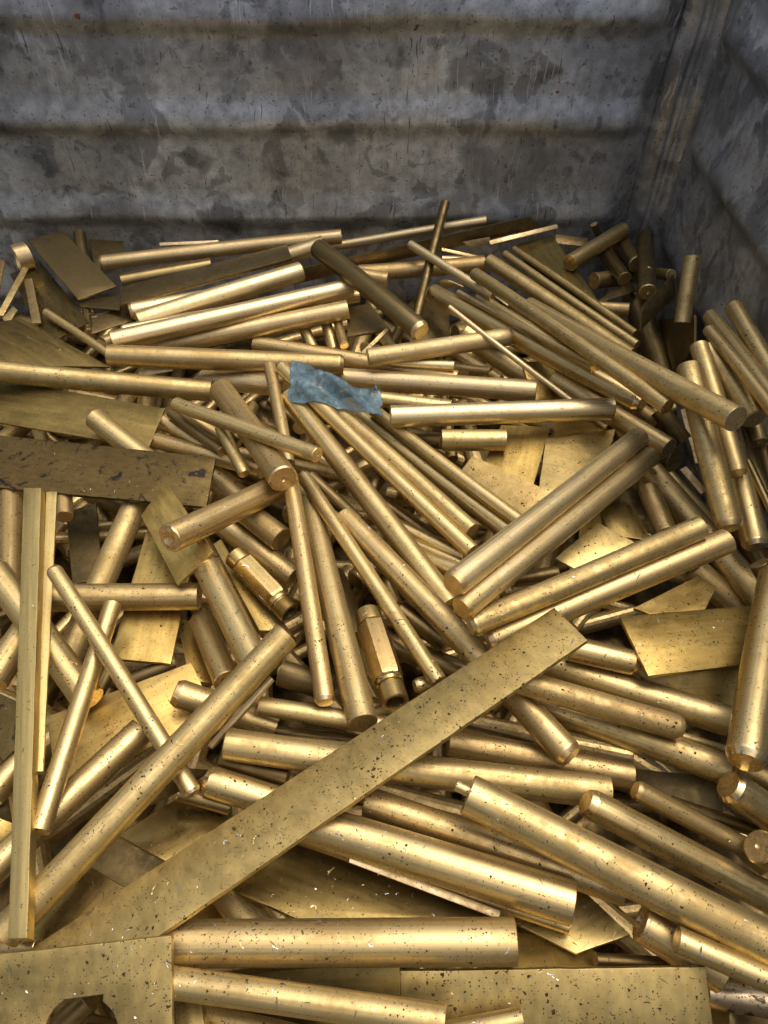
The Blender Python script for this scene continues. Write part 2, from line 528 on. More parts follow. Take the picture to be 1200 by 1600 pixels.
# ------------------------------------------------------------------ the bin
XL, XR, YB, YF, ZT, ZF = -0.80, 0.456, 1.162, -0.34, 0.50, -0.34
XC, YC = 0.412, 1.112            # where the slanting corner post meets the two walls
RIBS = [0.317, 0.178, 0.030, -0.12, -0.27]
bin_root = empty('metal_bin', ((XL + XR) / 2, (YB + YF) / 2, ZF))
tag(bin_root, 'large grey dented steel bin with pressed ribs holding the brass scrap', 'bin')

def smooth01(t):
    t = max(0.0, min(1.0, t))
    return t * t * (3 - 2 * t)
def rib_profile(z):
    """pressed profile: each panel leans in towards the rib below it, swells, then tucks back under."""
    d = 0.0
    for zp in RIBS:
        if z >= zp:
            k = 0.42 * max(0.0, 1 - (z - zp) / 0.115) + 0.58 * smooth01(1 - (z - zp) / 0.045)
        else:
            k = smooth01(1 - (zp - z) / 0.026)
        d = max(d, k)
    return d * 0.0125
def wall_panel(name, p0, p1, inward, nx, rib_in=(0.03, 0.03)):
    """vertical pressed sheet from p0 to p1 (x, y), ribs bulging along inward."""
    p0, p1, inward = Vector((*p0, 0)), Vector((*p1, 0)), Vector((*inward, 0))
    Lw = (p1 - p0).length
    nz = 210
    bm = bmesh.new()
    grid = []
    for i in range(nx + 1):
        u = i / nx
        base = p0.lerp(p1, u)
        fade = smooth01(u * Lw / max(rib_in[0], 1e-4) - .25) * smooth01((1 - u) * Lw / max(rib_in[1], 1e-4) - .25)
        col = []
        for j in range(nz + 1):
            z = ZF + (ZT - ZF) * j / nz
            q = base + Vector((0, 0, z))
            wav = noise.noise(Vector((q.x * 2.3 + q.y * 2.3, 3.1, q.z * 1.2))) * .009 + noise.noise(Vector((q.x * 9 + q.y * 9, 1.7, q.z * 5))) * .0035
            d = rib_profile(z + wav) * fade * (.95 + .55 * noise.noise(q * 3.7))
            d += noise.noise(q * 4.2 + Vector((5, 1, 2))) * .0045 + noise.noise(q * 11.0) * .0016 + noise.noise(q * 29.0) * .0005
            col.append(bm.verts.new(q + inward * d))
        grid.append(col)
    for i in range(nx):
        for j in range(nz):
            bm.faces.new((grid[i][j], grid[i + 1][j], grid[i + 1][j + 1], grid[i][j + 1]))
    bm.normal_update()
    if sum((f.normal for f in list(bm.faces)[:200]), Vector()).dot(inward) < 0:
        bmesh.ops.reverse_faces(bm, faces=bm.faces)
    for f in bm.faces: f.smooth = True
    me = bpy.data.meshes.new(name); bm.to_mesh(me); bm.free()
    o = link(name, me, [MAT['wall']], bin_root)
    o.matrix_parent_inverse = Matrix.Translation(-Vector(bin_root.location))
    md = o.modifiers.new('thickness', 'SOLIDIFY'); md.thickness = 0.004; md.offset = -1
    return o
wall_panel('wall_panel', (XL, YB), (XC, YB), (0, -1), 260, (0.001, 0.035))
wall_panel('wall_panel', (XR, YC), (XR, YF), (-1, 0), 260, (0.035, 0.001))
wall_panel('wall_panel', (XL, YF), (XL, YB), (1, 0), 160, (0.02, 0.02))
wall_panel('wall_panel', (XR, YF), (XL, YF), (0, 1), 160, (0.02, 0.02))

def corner_post():
    """slanting corner strip with a rolled bead on either side."""
    prof = [(XC - .004, YB + .006), (XC + .002, YB - .004), (XC + .008, YB - .012), (XC + .014, YB - .0145), (XC + .021, YB - .018)]
    a, b = Vector((XC + .021, YB - .018)), Vector((XR - .012, YC + .018))
    for k in range(1, 7):
        t = k / 7
        q = a.lerp(b, t) + Vector((-.7, -.7)) * (.006 * math.sin(t * math.pi))
        prof.append((q.x, q.y))
    prof += [(XR - .012, YC + .018), (XR - .012, YC + .008), (XR - .006, YC + .002), (XR + .006, YC - .006)]
    bm = bmesh.new(); nz = 120; cols = []
    for j in range(nz + 1):
        z = ZF + (ZT - ZF) * j / nz
        row = []
        for (x, y) in prof:
            n_ = noise.noise(Vector((x * 5, y * 5, z * 9))) * .009 + noise.noise(Vector((x * 21, y * 21, z * 24))) * .0015
            row.append(bm.verts.new((x - .7 * n_, y - .7 * n_, z)))
        cols.append(row)
    for j in range(nz):
        for i in range(len(prof) - 1):
            bm.faces.new((cols[j][i], cols[j][i + 1], cols[j + 1][i + 1], cols[j + 1][i]))
    bm.normal_update()
    if sum((f.normal for f in bm.faces), Vector()).dot(Vector((-1, -1, 0))) < 0:
        bmesh.ops.reverse_faces(bm, faces=bm.faces)
    for f in bm.faces: f.smooth = True
    me = bpy.data.meshes.new('corner_post'); bm.to_mesh(me); bm.free()
    o = link('corner_post', me, [MAT['wall']], bin_root)
    o.matrix_parent_inverse = Matrix.Translation(-Vector(bin_root.location))
    md = o.modifiers.new('thickness', 'SOLIDIFY'); md.thickness = 0.004; md.offset = -1
corner_post()
bm = bmesh.new()
bmesh.ops.create_grid(bm, x_segments=12, y_segments=12, size=.5)
for v in bm.verts:
    v.co = Vector(((XL + XR) / 2 + v.co.x * (XR - XL + .02), (YB + YF) / 2 + v.co.y * (YB - YF + .02), ZF - .002))
me = bpy.data.meshes.new('floor_panel'); bm.to_mesh(me); bm.free()
o = link('floor_panel', me, [MAT['wall']], bin_root)
o.matrix_parent_inverse = Matrix.Translation(-Vector(bin_root.location))
md = o.modifiers.new('thickness', 'SOLIDIFY'); md.thickness = 0.004; md.offset = -1

# ------------------------------------------------------------------ the brass pieces: metres in the bin
RODS = [
 ('brass_rod','short upright rod stub between two dark plates by the back wall',(-0.5102,1.1246,0.0154),(-0.4940,1.0718,-0.0002),0.01061,'','k'),
 ('brass_ring','curled brass ring standing on edge at the back corner of the heap',(-0.6067,1.0750,-0.0008),(-0.5847,1.0858,-0.0000),0.02113,'','n'),
 ('brass_strip','narrow strip slanting up beside the curled brass ring',(-0.5724,0.9081,-0.0011),(-0.5773,1.0397,0.0011),0.00446,'','n'),
 ('brass_rod','thin rod pointing down at the butt of the long rod behind the tape',(-0.5012,0.9085,0.0063),(-0.3822,0.8103,0.0027),0.00598,'fc','n'),
 ('brass_rod','short post-like stub under the small plate edge',(-0.4577,0.9475,-0.0079),(-0.4360,0.8823,-0.0114),0.00675,'','k'),
 ('brass_rod','stub poking out under the pale bundle behind the thin rod',(-0.4031,0.8431,-0.0025),(-0.3758,0.8875,-0.0150),0.01027,'','n'),
 ('brass_rod','long pale rod lying along the back wall, highest of the back bundle',(-0.4593,1.0527,0.0038),(-0.0719,1.1236,0.0125),0.01160,'cf','b'),
 ('brass_strip','thin bright plate edge behind the long pale back rod',(-0.3777,1.1193,-0.0000),(-0.2798,1.1279,0.0000),0.00270,'','b'),
 ('brass_rod','dim rod between the long pale back rod and the dark flat bar',(-0.4141,1.0034,0.0000),(-0.2805,1.0515,-0.0000),0.01229,'','k'),
 ('brass_rod','pale rod with turned collar end below the dark flat bar',(-0.3822,0.9199,-0.0001),(-0.2033,1.0003,-0.0117),0.01284,'cf','b'),
 ('brass_rod','pale rod rising to a clean end below the dark flat bar',(-0.3605,0.8857,0.0051),(-0.1317,1.0187,0.0088),0.01509,'','b'),
 ('brass_rod','slim chamfered rod second in the pale back bundle',(-0.3734,0.8519,0.0130),(-0.1740,0.9335,0.0022),0.00844,'cf','b'),
 ('brass_rod','lowest rod of the pale bundle above the horizontal rod behind the tape',(-0.3488,0.8502,-0.0165),(-0.0531,0.9103,0.0095),0.01408,'','b'),
 ('brass_rod','long pale rod crossing the middle of the back bundle',(-0.3774,0.8197,0.0184),(-0.0496,0.9589,0.0169),0.01392,'','b'),
 ('brass_rod','pale rod stub between the dark flat bar and thick dark rod',(-0.1843,1.0716,-0.0035),(-0.0998,1.0900,0.0168),0.01315,'','b'),
 ('brass_rod','long thin pale rod running to the back wall',(-0.0956,1.1239,-0.0071),(0.1693,1.1275,0.0382),0.00751,'','b'),
 ('brass_rod','horizontal rod crossed by the upright dark thin rod',(-0.0414,1.0386,-0.0061),(0.1638,1.0583,-0.0005),0.01299,'','n'),
 ('brass_rod','short stub ending beside the thick dark slanting rod',(-0.0558,1.0186,0.0056),(0.0061,1.0059,0.0018),0.01114,'','n'),
 ('brass_rod','stub hidden under the thick dark slanting rod',(-0.0834,0.9520,-0.0018),(-0.0396,0.9670,-0.0024),0.00985,'','n'),
 ('brass_rod','thick dark rod slanting forward to a shiny round end',(-0.1027,1.0300,0.0416),(0.0515,0.8158,0.0358),0.01444,'fc','k'),
 ('brass_rod','thin dark rod standing up against the back wall',(0.0996,1.1274,0.0672),(0.0502,0.9376,-0.0207),0.00758,'','k'),
 ('brass_rod','thin pale rod slanting across the upright dark thin rod',(0.0418,1.0568,0.0335),(0.1600,0.9187,0.0267),0.00685,'','b'),
 ('brass_strip','sliver of bright strip below the small plate',(-0.0315,0.8416,-0.0193),(0.0065,0.8717,0.0037),0.00278,'','n'),
 ('brass_rod','first of three steep stubs under the pale bundle end',(-0.1232,0.9090,-0.0129),(-0.1027,0.8645,-0.0349),0.00861,'','n'),
 ('brass_rod','second of three steep stubs under the pale bundle end',(-0.0886,0.9135,-0.0103),(-0.0736,0.8601,-0.0271),0.00810,'','n'),
 ('brass_rod','third of three steep stubs beside the small plate',(-0.0702,0.9120,-0.0093),(-0.0570,0.8432,-0.0059),0.00658,'','n'),
 ('brass_rod','dark rod in the hollow below the upright thin rod',(0.0106,1.0282,-0.0500),(0.0417,0.9881,-0.0601),0.01576,'','k'),
 ('brass_strip','golden sliver of strip above the horizontal rod',(0.0949,1.0869,0.0084),(0.1544,1.0884,-0.0060),0.00265,'','n'),
 ('brass_rod','slim rod hidden above the horizontal crossed rod',(0.0949,1.0756,-0.0023),(0.1536,1.0779,-0.0070),0.00634,'','b'),
 ('brass_strip','thin plate seen on its bright edge below the back wall',(0.1735,1.0923,0.0167),(0.2897,1.1312,0.0254),0.00371,'','b'),
 ('brass_rod','thinnest outer rod of the long fan, next to the olive plate',(0.2149,1.0925,0.0065),(0.3598,0.8534,0.0076),0.00540,'','n'),
 ('brass_rod','slim second rod of the long fan beside the olive plate',(0.1991,1.0808,0.0039),(0.3571,0.8284,0.0058),0.00632,'','n'),
 ('brass_rod','long thick rod at the front of the fan ending near the side wall',(0.2106,0.8943,0.0252),(0.3441,0.5199,0.1402),0.01308,'','n'),
 ('brass_rod','thick rod of the long fan beside two slim rods',(0.1680,1.0428,0.0138),(0.3451,0.8125,-0.0000),0.01099,'','n'),
 ('brass_rod','long slim rod running beside the longest thick rod of the fan',(0.1338,0.9446,0.0477),(0.3064,0.5848,0.1002),0.00917,'','n'),
 ('brass_rod','long rod under the thin bright rod, ending in a chamfer',(0.0769,0.9918,-0.0133),(0.3261,0.6854,0.0194),0.01482,'fc','n'),
 ('brass_rod','thin rod lying in the groove between two fan rods',(0.1128,0.9535,0.0115),(0.2667,0.7354,0.0430),0.00445,'','b'),
 ('brass_rod','half hidden rod between the fan rods',(0.1426,0.9390,0.0118),(0.2738,0.7397,0.0336),0.00847,'','n'),
 ('brass_rod','very thin bright rod slanting over the fan to the gold plates',(0.0923,0.8713,0.0389),(0.2788,0.6585,0.0049),0.00382,'','b'),
 ('brass_rod','thick rod hidden under the rod crossed by the thin bright rod',(0.1160,0.8659,-0.0000),(0.2282,0.7931,-0.0411),0.01657,'','n'),
 ('brass_strip','bright sliver between the slim fan rods',(0.1666,0.9722,0.0000),(0.1892,0.9369,0.0000),0.00245,'','b'),
 ('brass_rod','rod ending in shade just below the fan ends',(0.2369,0.7759,-0.0137),(0.3444,0.6157,0.0073),0.01403,'ff','n'),
 ('brass_rod','chamfered stub under the ends of the fan',(0.3260,0.7074,-0.0035),(0.3562,0.6885,-0.0144),0.01084,'fc','n'),
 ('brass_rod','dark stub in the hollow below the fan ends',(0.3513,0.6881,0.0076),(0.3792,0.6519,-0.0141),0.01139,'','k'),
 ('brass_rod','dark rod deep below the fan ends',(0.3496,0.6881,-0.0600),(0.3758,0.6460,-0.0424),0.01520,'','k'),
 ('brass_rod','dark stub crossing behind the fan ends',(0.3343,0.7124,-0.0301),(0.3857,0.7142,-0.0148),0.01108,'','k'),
 ('brass_rod','rod slanting up towards the corner post',(0.2926,1.0243,0.0199),(0.3944,1.1113,0.0289),0.01289,'','n'),
 ('brass_rod','stub with shiny dimpled round end under the corner',(0.3947,1.1157,0.0065),(0.4040,1.0342,0.0121),0.01412,'fd','k'),
 ('brass_rod','stub pointing at the viewer under the corner post',(0.4249,1.0895,0.0293),(0.3859,0.9184,0.0332),0.01282,'fd','k'),
 ('brass_rod','small rod with a shining white round end near the corner',(0.4296,1.0260,0.0012),(0.4296,0.9576,0.0380),0.00840,'ff','n'),
 ('brass_rod','rod standing upright against the side wall',(0.4259,0.9026,0.0993),(0.4180,0.8471,0.0289),0.01112,'ff','n'),
 ('brass_strip','bright plate edge seen in the dark hollow by the side wall',(0.4006,0.7226,-0.0221),(0.3910,0.6198,-0.0220),0.00330,'','b'),
 ('brass_rod','dim rod running down from the corner beside the folded sheet',(0.3999,1.0007,-0.0245),(0.4201,0.8442,-0.0641),0.01883,'','k'),
 ('brass_rod','short stub beside the fan of thin rods',(0.3279,0.9420,-0.0077),(0.3701,0.9277,-0.0018),0.01021,'','n'),
 ('brass_rod','short rod under the slanting corner rod',(0.3341,1.0126,-0.0044),(0.3846,1.0373,-0.0134),0.01286,'','n'),
 ('brass_rod','stub sloping under the slanting corner rod',(0.3617,1.0850,0.0061),(0.3752,0.9943,0.0099),0.01128,'','k'),
 ('brass_rod','thin stub against the back wall near the corner',(0.3490,1.1291,0.0309),(0.3687,1.1279,0.0000),0.00591,'','k'),
 ('brass_rod','dark stub deep in the corner',(0.3815,1.1198,-0.0153),(0.4207,1.0527,-0.0179),0.01606,'','k'),
 ('brass_rod','thick rod with a shiny turned face by the side wall',(0.3787,0.6838,0.1014),(0.3980,0.5704,0.0955),0.01362,'fd','n'),
 ('brass_rod','steep rod beside the thick rod with the shiny turned face',(0.3601,0.6718,0.1172),(0.3685,0.5120,0.0720),0.01013,'ff','n'),
 ('brass_rod','steep rod ending in shade, nearer the side wall of the steep pair',(0.3841,0.6390,0.0789),(0.3790,0.4429,0.0359),0.01315,'fc','n'),
 ('brass_rod','steep rod ending in shade under the long thick fan rod',(0.3389,0.6358,0.1149),(0.3453,0.4489,0.0583),0.01314,'fc','n'),
 ('brass_rod','rod leaning on the side wall, highest of three',(0.4256,0.7494,0.1174),(0.4256,0.6110,0.1176),0.01028,'ff','n'),
 ('brass_rod','middle of three rods leaning on the side wall',(0.4074,0.7609,0.0972),(0.4044,0.5579,0.1266),0.00938,'ff','n'),
 ('brass_rod','slim lowest of three rods leaning on the side wall',(0.3824,0.7059,0.1144),(0.3881,0.5220,0.1384),0.00685,'ff','n'),
 ('brass_rod','small round rod end under the thick shiny turned face',(0.4189,0.6169,0.0690),(0.4189,0.5732,0.0581),0.00940,'fd','n'),
 ('brass_rod','dark rod sloping down along the side wall',(0.4030,0.5941,0.0582),(0.4043,0.4847,0.0475),0.00696,'','k'),
 ('brass_rod','thin dark rod along the side wall',(0.3892,0.5358,0.0671),(0.3983,0.4663,0.0536),0.00435,'','k'),
 ('brass_rod','dark rod at the picture edge by the side wall',(0.4291,0.5797,0.0439),(0.4291,0.5324,0.0307),0.00861,'','k'),
 ('brass_rod','long rod passing under the two parallel rods towards the picture edge',(0.3249,0.5973,-0.0137),(0.3959,0.3957,-0.0098),0.01492,'','n'),
 ('brass_rod','rod lying below the long rod near the picture edge',(0.3377,0.4552,-0.0191),(0.3888,0.4073,-0.0401),0.01447,'','n'),
 ('brass_rod','short upright stub behind the ends of the parallel rods',(0.3070,0.5560,0.0000),(0.3109,0.4890,-0.0000),0.01193,'','n'),
 ('brass_rod','dim rod beside the upright stub',(0.3629,0.6224,-0.0476),(0.3970,0.5446,-0.0500),0.01030,'','n'),
 ('brass_strip','pale strip edge in the hollow beside the steep pair',(0.3571,0.5893,0.0000),(0.3706,0.5500,0.0000),0.00413,'','b'),
 ('brass_rod','dim rod at the picture edge under the steep pair',(0.4228,0.5650,-0.0500),(0.4259,0.4586,-0.0358),0.01340,'','k'),
 ('brass_rod','rod stub at the picture edge above the big chamfered rod',(0.3739,0.4219,0.0368),(0.3935,0.3989,0.0143),0.00958,'','k'),
 ('brass_rod','rod end in shade beside the bright gold plate',(0.0704,0.6304,0.0083),(0.1486,0.6305,0.0082),0.01329,'ff','n'),
 ('brass_rod','dark stub under the rod above the gold plates',(0.0264,0.6701,-0.0199),(0.0739,0.6460,-0.0085),0.01058,'','k'),
 ('brass_rod','dim rod between the two pairs of parallel rods',(0.1229,0.4167,-0.0059),(0.1693,0.4349,-0.0087),0.00805,'','n'),
 ('brass_rod','thin dim rod below the speckled tan plate',(0.1314,0.4222,0.0092),(0.1800,0.4332,0.0051),0.00728,'','k'),
 ('brass_rod','thick rod, lowest of the four parallel rods, partly under the flat bar',(0.0954,0.3358,0.0332),(0.3329,0.4272,0.0660),0.01270,'cf','n'),
 ('brass_rod','third of the four parallel rods counted from the gold plates',(0.0765,0.3382,0.0559),(0.3036,0.4315,0.0812),0.01128,'cf','n'),
 ('brass_rod','second of the four parallel rods counted from the gold plates',(0.0672,0.3405,0.0793),(0.3171,0.5986,0.0122),0.01194,'cf','b'),
 ('brass_rod','first of the four parallel rods, touching the gold plates',(0.0595,0.3536,0.0965),(0.3035,0.6175,0.0256),0.01254,'cf','b'),
 ('brass_rod','long rod running under the blue tape from behind the horizontal rod',(-0.1916,0.8729,-0.0238),(0.1028,0.7854,-0.0201),0.01197,'','n'),
 ('brass_rod','rod crossed by the very thin bright rod',(-0.0219,0.7928,0.0103),(0.1788,0.8308,0.0190),0.01284,'fc','b'),
 ('brass_rod','slim rod above the big rod touching the blue tape',(0.0090,0.8042,-0.0058),(0.0972,0.7901,-0.0016),0.00712,'','b'),
 ('brass_rod','big horizontal rod with its butt under the blue tape',(-0.0724,0.7962,-0.0264),(0.2026,0.7357,-0.0011),0.01447,'','b'),
 ('brass_rod','rod squeezed between two big horizontal rods beside the tape',(-0.0168,0.7199,-0.0000),(0.0871,0.7007,-0.0000),0.01002,'','n'),
 ('brass_rod','big horizontal rod above the gold plates',(0.0079,0.6573,0.0228),(0.2844,0.6716,0.0229),0.01386,'','b'),
 ('brass_rod','rod stub beside the end of the long horizontal rod at the picture edge',(-0.2561,0.8007,-0.0322),(-0.1298,0.7527,-0.0073),0.01465,'','b'),
 ('brass_rod','long horizontal rod ending in a chamfer at the blue tape',(-0.3753,0.7894,0.0171),(-0.0555,0.7894,0.0010),0.01446,'fc','n'),
 ('brass_rod','long horizontal rod entering from the picture edge',(-0.5418,0.7541,0.0216),(-0.2370,0.7614,-0.0221),0.01468,'ff','n'),
 ('brass_rod','rod stub sticking out over the dark spotted flat bar edge',(-0.3602,0.6621,0.0165),(-0.2822,0.6035,-0.0023),0.01333,'ff','n'),
 ('brass_rod','rod running under the spotted bar end towards the thick round end',(-0.2968,0.6569,-0.0143),(-0.1439,0.5839,0.0034),0.01020,'','n'),
 ('brass_rod','middle stub in the small fan behind the spotted bar end',(-0.2900,0.6886,-0.0091),(-0.2207,0.6386,-0.0147),0.00978,'','n'),
 ('brass_rod','slim dark stub in the small fan behind the spotted bar end',(-0.2709,0.6842,0.0057),(-0.1924,0.6050,0.0134),0.00710,'','k'),
 ('brass_rod','dim rod behind the small fan near the spotted bar',(-0.2553,0.6876,-0.0026),(-0.1886,0.6535,-0.0268),0.01233,'','k'),
 ('brass_rod','thin rod with a small turned nose pointing down',(-0.1959,0.6309,0.0288),(-0.1607,0.5648,0.0166),0.00752,'fc','n'),
 ('brass_rod','rod hidden under the damaged end rod',(-0.2177,0.6071,-0.0260),(-0.1503,0.5451,-0.0214),0.01465,'','n'),
 ('brass_rod','dim rod below the thin turned nose rod',(-0.2120,0.6408,-0.0315),(-0.1179,0.5851,-0.0372),0.01201,'','k'),
 ('brass_rod','slim steep rod beside the blue tape',(-0.1538,0.7680,0.0151),(-0.1136,0.5931,0.0048),0.00808,'','n'),
 ('brass_rod','thick rod with a big round end face scratched by a saw',(-0.2171,0.7394,-0.0031),(-0.1084,0.5250,0.0498),0.01604,'fd','n'),
 ('brass_rod','rod with a bright round end lying across the thick round end',(-0.2564,0.6693,0.0321),(-0.0713,0.5405,0.0711),0.00880,'fd','n'),
 ('brass_rod','thick rod with a damaged sawn end over the upright gold sheet',(-0.2075,0.4261,0.0703),(-0.1206,0.5528,0.0089),0.01443,'rf','n'),
 ('brass_rod','rod under the hex fitting, sloping to the steep rods',(-0.2008,0.5340,-0.0199),(-0.0982,0.4517,-0.0298),0.01372,'','n'),
 ('brass_rod','rod stub with dark end behind the steep rods',(-0.1729,0.5394,-0.0037),(-0.1127,0.4856,-0.0048),0.01440,'','n'),
 ('brass_rod','dim rod under the thick round end',(-0.1612,0.5825,-0.0401),(-0.1094,0.5444,-0.0263),0.01386,'','k'),
 ('brass_rod','long thick rod running from the tape towards the flat bar',(-0.1237,0.7168,0.0048),(0.0673,0.3984,-0.0057),0.01320,'','n'),
 ('brass_rod','slim rod from under the tape, nearest the long thick rod',(-0.1356,0.7564,0.0219),(0.0949,0.4641,0.0012),0.00949,'','n'),
 ('brass_rod','second rod of the bundle coming out under the tape',(-0.0854,0.7212,0.0065),(0.0974,0.4933,0.0003),0.01034,'','n'),
 ('brass_rod','widest rod of the bundle coming out under the tape',(-0.0516,0.7295,-0.0190),(0.1452,0.4907,-0.0055),0.01204,'','n'),
 ('brass_rod','last rod of the bundle, next to the rod above the gold plates',(-0.0124,0.6937,0.0006),(0.1483,0.4968,0.0125),0.00833,'','n'),
 ('brass_rod','long thick rod passing under the flat bar to a chamfered end',(-0.0449,0.5105,0.0040),(0.1593,0.2360,0.0101),0.01298,'fc','n'),
 ('brass_rod','thick steep rod ending under the flat bar',(-0.0870,0.5403,-0.0046),(-0.0182,0.2603,0.0236),0.01324,'ff','n'),
 ('brass_rod','slim rod slanting beside the second hex fitting',(-0.0936,0.5640,0.0163),(0.0504,0.3053,0.0112),0.00816,'cf','n'),
 ('brass_rod','slim steep rod beside the thick steep rod',(-0.1059,0.5499,0.0279),(-0.0520,0.2809,0.0200),0.00919,'fc','n'),
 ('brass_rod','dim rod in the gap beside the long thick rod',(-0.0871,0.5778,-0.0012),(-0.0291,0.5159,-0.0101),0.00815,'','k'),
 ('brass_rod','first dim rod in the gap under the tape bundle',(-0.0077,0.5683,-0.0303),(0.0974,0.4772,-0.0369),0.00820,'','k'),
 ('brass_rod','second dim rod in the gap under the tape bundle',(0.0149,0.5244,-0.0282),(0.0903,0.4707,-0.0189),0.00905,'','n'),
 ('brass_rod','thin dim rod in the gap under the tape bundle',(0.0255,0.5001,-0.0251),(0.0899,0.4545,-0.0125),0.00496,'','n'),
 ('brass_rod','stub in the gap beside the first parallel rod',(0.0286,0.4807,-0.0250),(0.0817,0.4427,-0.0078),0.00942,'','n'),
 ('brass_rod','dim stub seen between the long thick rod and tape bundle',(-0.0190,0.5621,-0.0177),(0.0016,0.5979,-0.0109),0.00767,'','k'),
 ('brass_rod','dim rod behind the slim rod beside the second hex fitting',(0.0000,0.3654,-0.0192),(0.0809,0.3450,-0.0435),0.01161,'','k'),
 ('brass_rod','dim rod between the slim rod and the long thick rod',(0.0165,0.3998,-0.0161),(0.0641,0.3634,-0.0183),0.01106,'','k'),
 ('brass_rod','small turned end peeping over the flat bar',(0.0287,0.3090,-0.0036),(0.0544,0.3169,-0.0060),0.00722,'cf','n'),
 ('brass_rod','dark rod deep between the steep rods',(-0.0598,0.4833,-0.0700),(-0.0270,0.3859,-0.0500),0.01420,'','k'),
 ('brass_rod','dim rod under the second hex fitting',(-0.0366,0.3071,-0.0232),(0.0239,0.2821,-0.0247),0.01026,'','n'),
 ('brass_rod','stub at the thread of the second hex fitting',(-0.0177,0.2826,-0.0121),(0.0234,0.2898,-0.0010),0.00646,'','n'),
 ('brass_rod','sloping rod passing under the spotted flat bar',(-0.2911,0.5514,-0.0171),(-0.3132,0.3339,-0.0228),0.01436,'','n'),
 ('brass_rod','short horizontal rod behind the square bars',(-0.3338,0.3984,0.0106),(-0.1881,0.4063,0.0013),0.01392,'ff','n'),
 ('brass_rod','upright rod at the picture edge under the spotted flat bar',(-0.4447,0.5754,-0.0097),(-0.3882,0.4242,-0.0016),0.01279,'','n'),
 ('brass_rod','thin rod between the two square bars',(-0.4001,0.5613,-0.0002),(-0.3577,0.4287,-0.0000),0.00388,'','n'),
 ('brass_rod','short rod end hanging under the spotted flat bar',(-0.3782,0.5715,-0.0056),(-0.3616,0.5185,-0.0053),0.00925,'','n'),
 ('brass_rod','dark rod deep in the hollow under the spotted bar',(-0.3859,0.6245,-0.0800),(-0.3154,0.5911,-0.0800),0.01243,'','k'),
 ('brass_rod','thick rod crossing behind the two square bars',(-0.3939,0.4220,0.0227),(-0.2692,0.2920,0.0010),0.01414,'','n'),
 ('brass_rod','rod under the thick crossing rod at the picture edge',(-0.3740,0.3188,-0.0136),(-0.3593,0.3877,-0.0152),0.01453,'','n'),
 ('brass_rod','small rod at the picture edge beside the square bars',(-0.3952,0.3771,-0.0164),(-0.3803,0.4080,-0.0350),0.00995,'','k'),
 ('brass_rod','dim rod behind the square bars',(-0.3413,0.3130,-0.0491),(-0.3290,0.3781,-0.0498),0.01302,'','k'),
 ('brass_rod','long slim rod sloping over the horizontal rod to a pointed nose',(-0.3151,0.3989,0.0585),(-0.1558,0.2037,0.0150),0.00760,'cc','n'),
 ('brass_rod','slim rod leaning beside the square bars',(-0.2627,0.3793,0.0267),(-0.2674,0.1708,0.0254),0.00854,'','n'),
 ('brass_rod','thick rod lying beside the longest thick rod',(-0.2156,0.2653,-0.0008),(-0.3119,0.1424,0.0023),0.01246,'ff','n'),
 ('brass_rod','longest thick rod reaching down beside the square bar',(-0.0855,0.3224,0.0655),(-0.2764,0.1032,0.0126),0.01269,'ff','n'),
 ('brass_rod','stub with flat end sticking out from under the longest thick rod',(-0.1906,0.2961,0.0105),(-0.1016,0.2802,-0.0275),0.01296,'cf','n'),
 ('brass_rod','thin pin rod under the longest thick rod',(-0.1510,0.2464,0.0052),(-0.1009,0.3028,0.0232),0.00339,'cf','b'),
 ('brass_rod','thick stub above the longest thick rod, beside the hex fitting',(-0.1800,0.4273,0.0242),(-0.1129,0.3061,0.0349),0.01397,'ff','n'),
 ('brass_rod','shorter stub beside the thick stub above the longest rod',(-0.1889,0.3943,-0.0233),(-0.1464,0.3117,0.0000),0.01257,'ff','n'),
 ('brass_rod','rod under the first hex fitting',(-0.1732,0.4619,-0.0165),(-0.0983,0.3571,-0.0137),0.01329,'','n'),
 ('brass_rod','dark sawn stub behind the slim steep rod',(-0.0971,0.3224,-0.0039),(-0.0477,0.3063,-0.0020),0.01262,'rf','k'),
 ('brass_rod','slim horizontal rod passing behind the thick steep rod',(-0.1151,0.2855,0.0053),(0.0230,0.2673,-0.0053),0.00865,'cf','n'),
 ('brass_rod','dim rod under the thick steep rod end',(-0.1114,0.2831,-0.0557),(-0.0243,0.2714,-0.0505),0.01043,'','k'),
 ('brass_rod','stub behind the tan plate',(-0.2478,0.3231,-0.0219),(-0.2047,0.3428,-0.0199),0.00749,'','k'),
 ('brass_rod','stub between the slim rods behind the tan plate',(-0.2756,0.3102,-0.0229),(-0.2638,0.3443,-0.0163),0.00744,'','k'),
 ('brass_rod','rod at the picture edge below the dark plate with shavings',(-0.3300,0.2070,-0.0021),(-0.3124,0.2469,-0.0059),0.01154,'','n'),
 ('brass_rod','rod ending under the broad speckled plate, topmost of three',(0.1492,0.3480,-0.0230),(0.3126,0.2763,-0.0066),0.01396,'ff','n'),
 ('brass_rod','dark stub just behind the flat bar end',(0.1765,0.3418,0.0101),(0.2384,0.3276,0.0050),0.01212,'fc','n'),
 ('brass_rod','long rod, lowest of three pointing at the big chamfered rod',(0.1322,0.2998,-0.0151),(0.2926,0.2254,0.0063),0.01311,'ff','n'),
 ('brass_rod','chamfered rod, middle of three pointing at the big chamfered rod',(0.1074,0.2978,0.0351),(0.2548,0.2557,0.0236),0.01113,'fc','n'),
 ('brass_rod','thin rod in shade below the topmost of three rods',(0.2581,0.2608,-0.0000),(0.3108,0.2474,-0.0085),0.00396,'','n'),
 ('brass_rod','big chamfered rod standing over the plate at the picture edge',(0.3796,0.4002,0.0453),(0.2858,0.2154,0.0501),0.01559,'fc','n'),
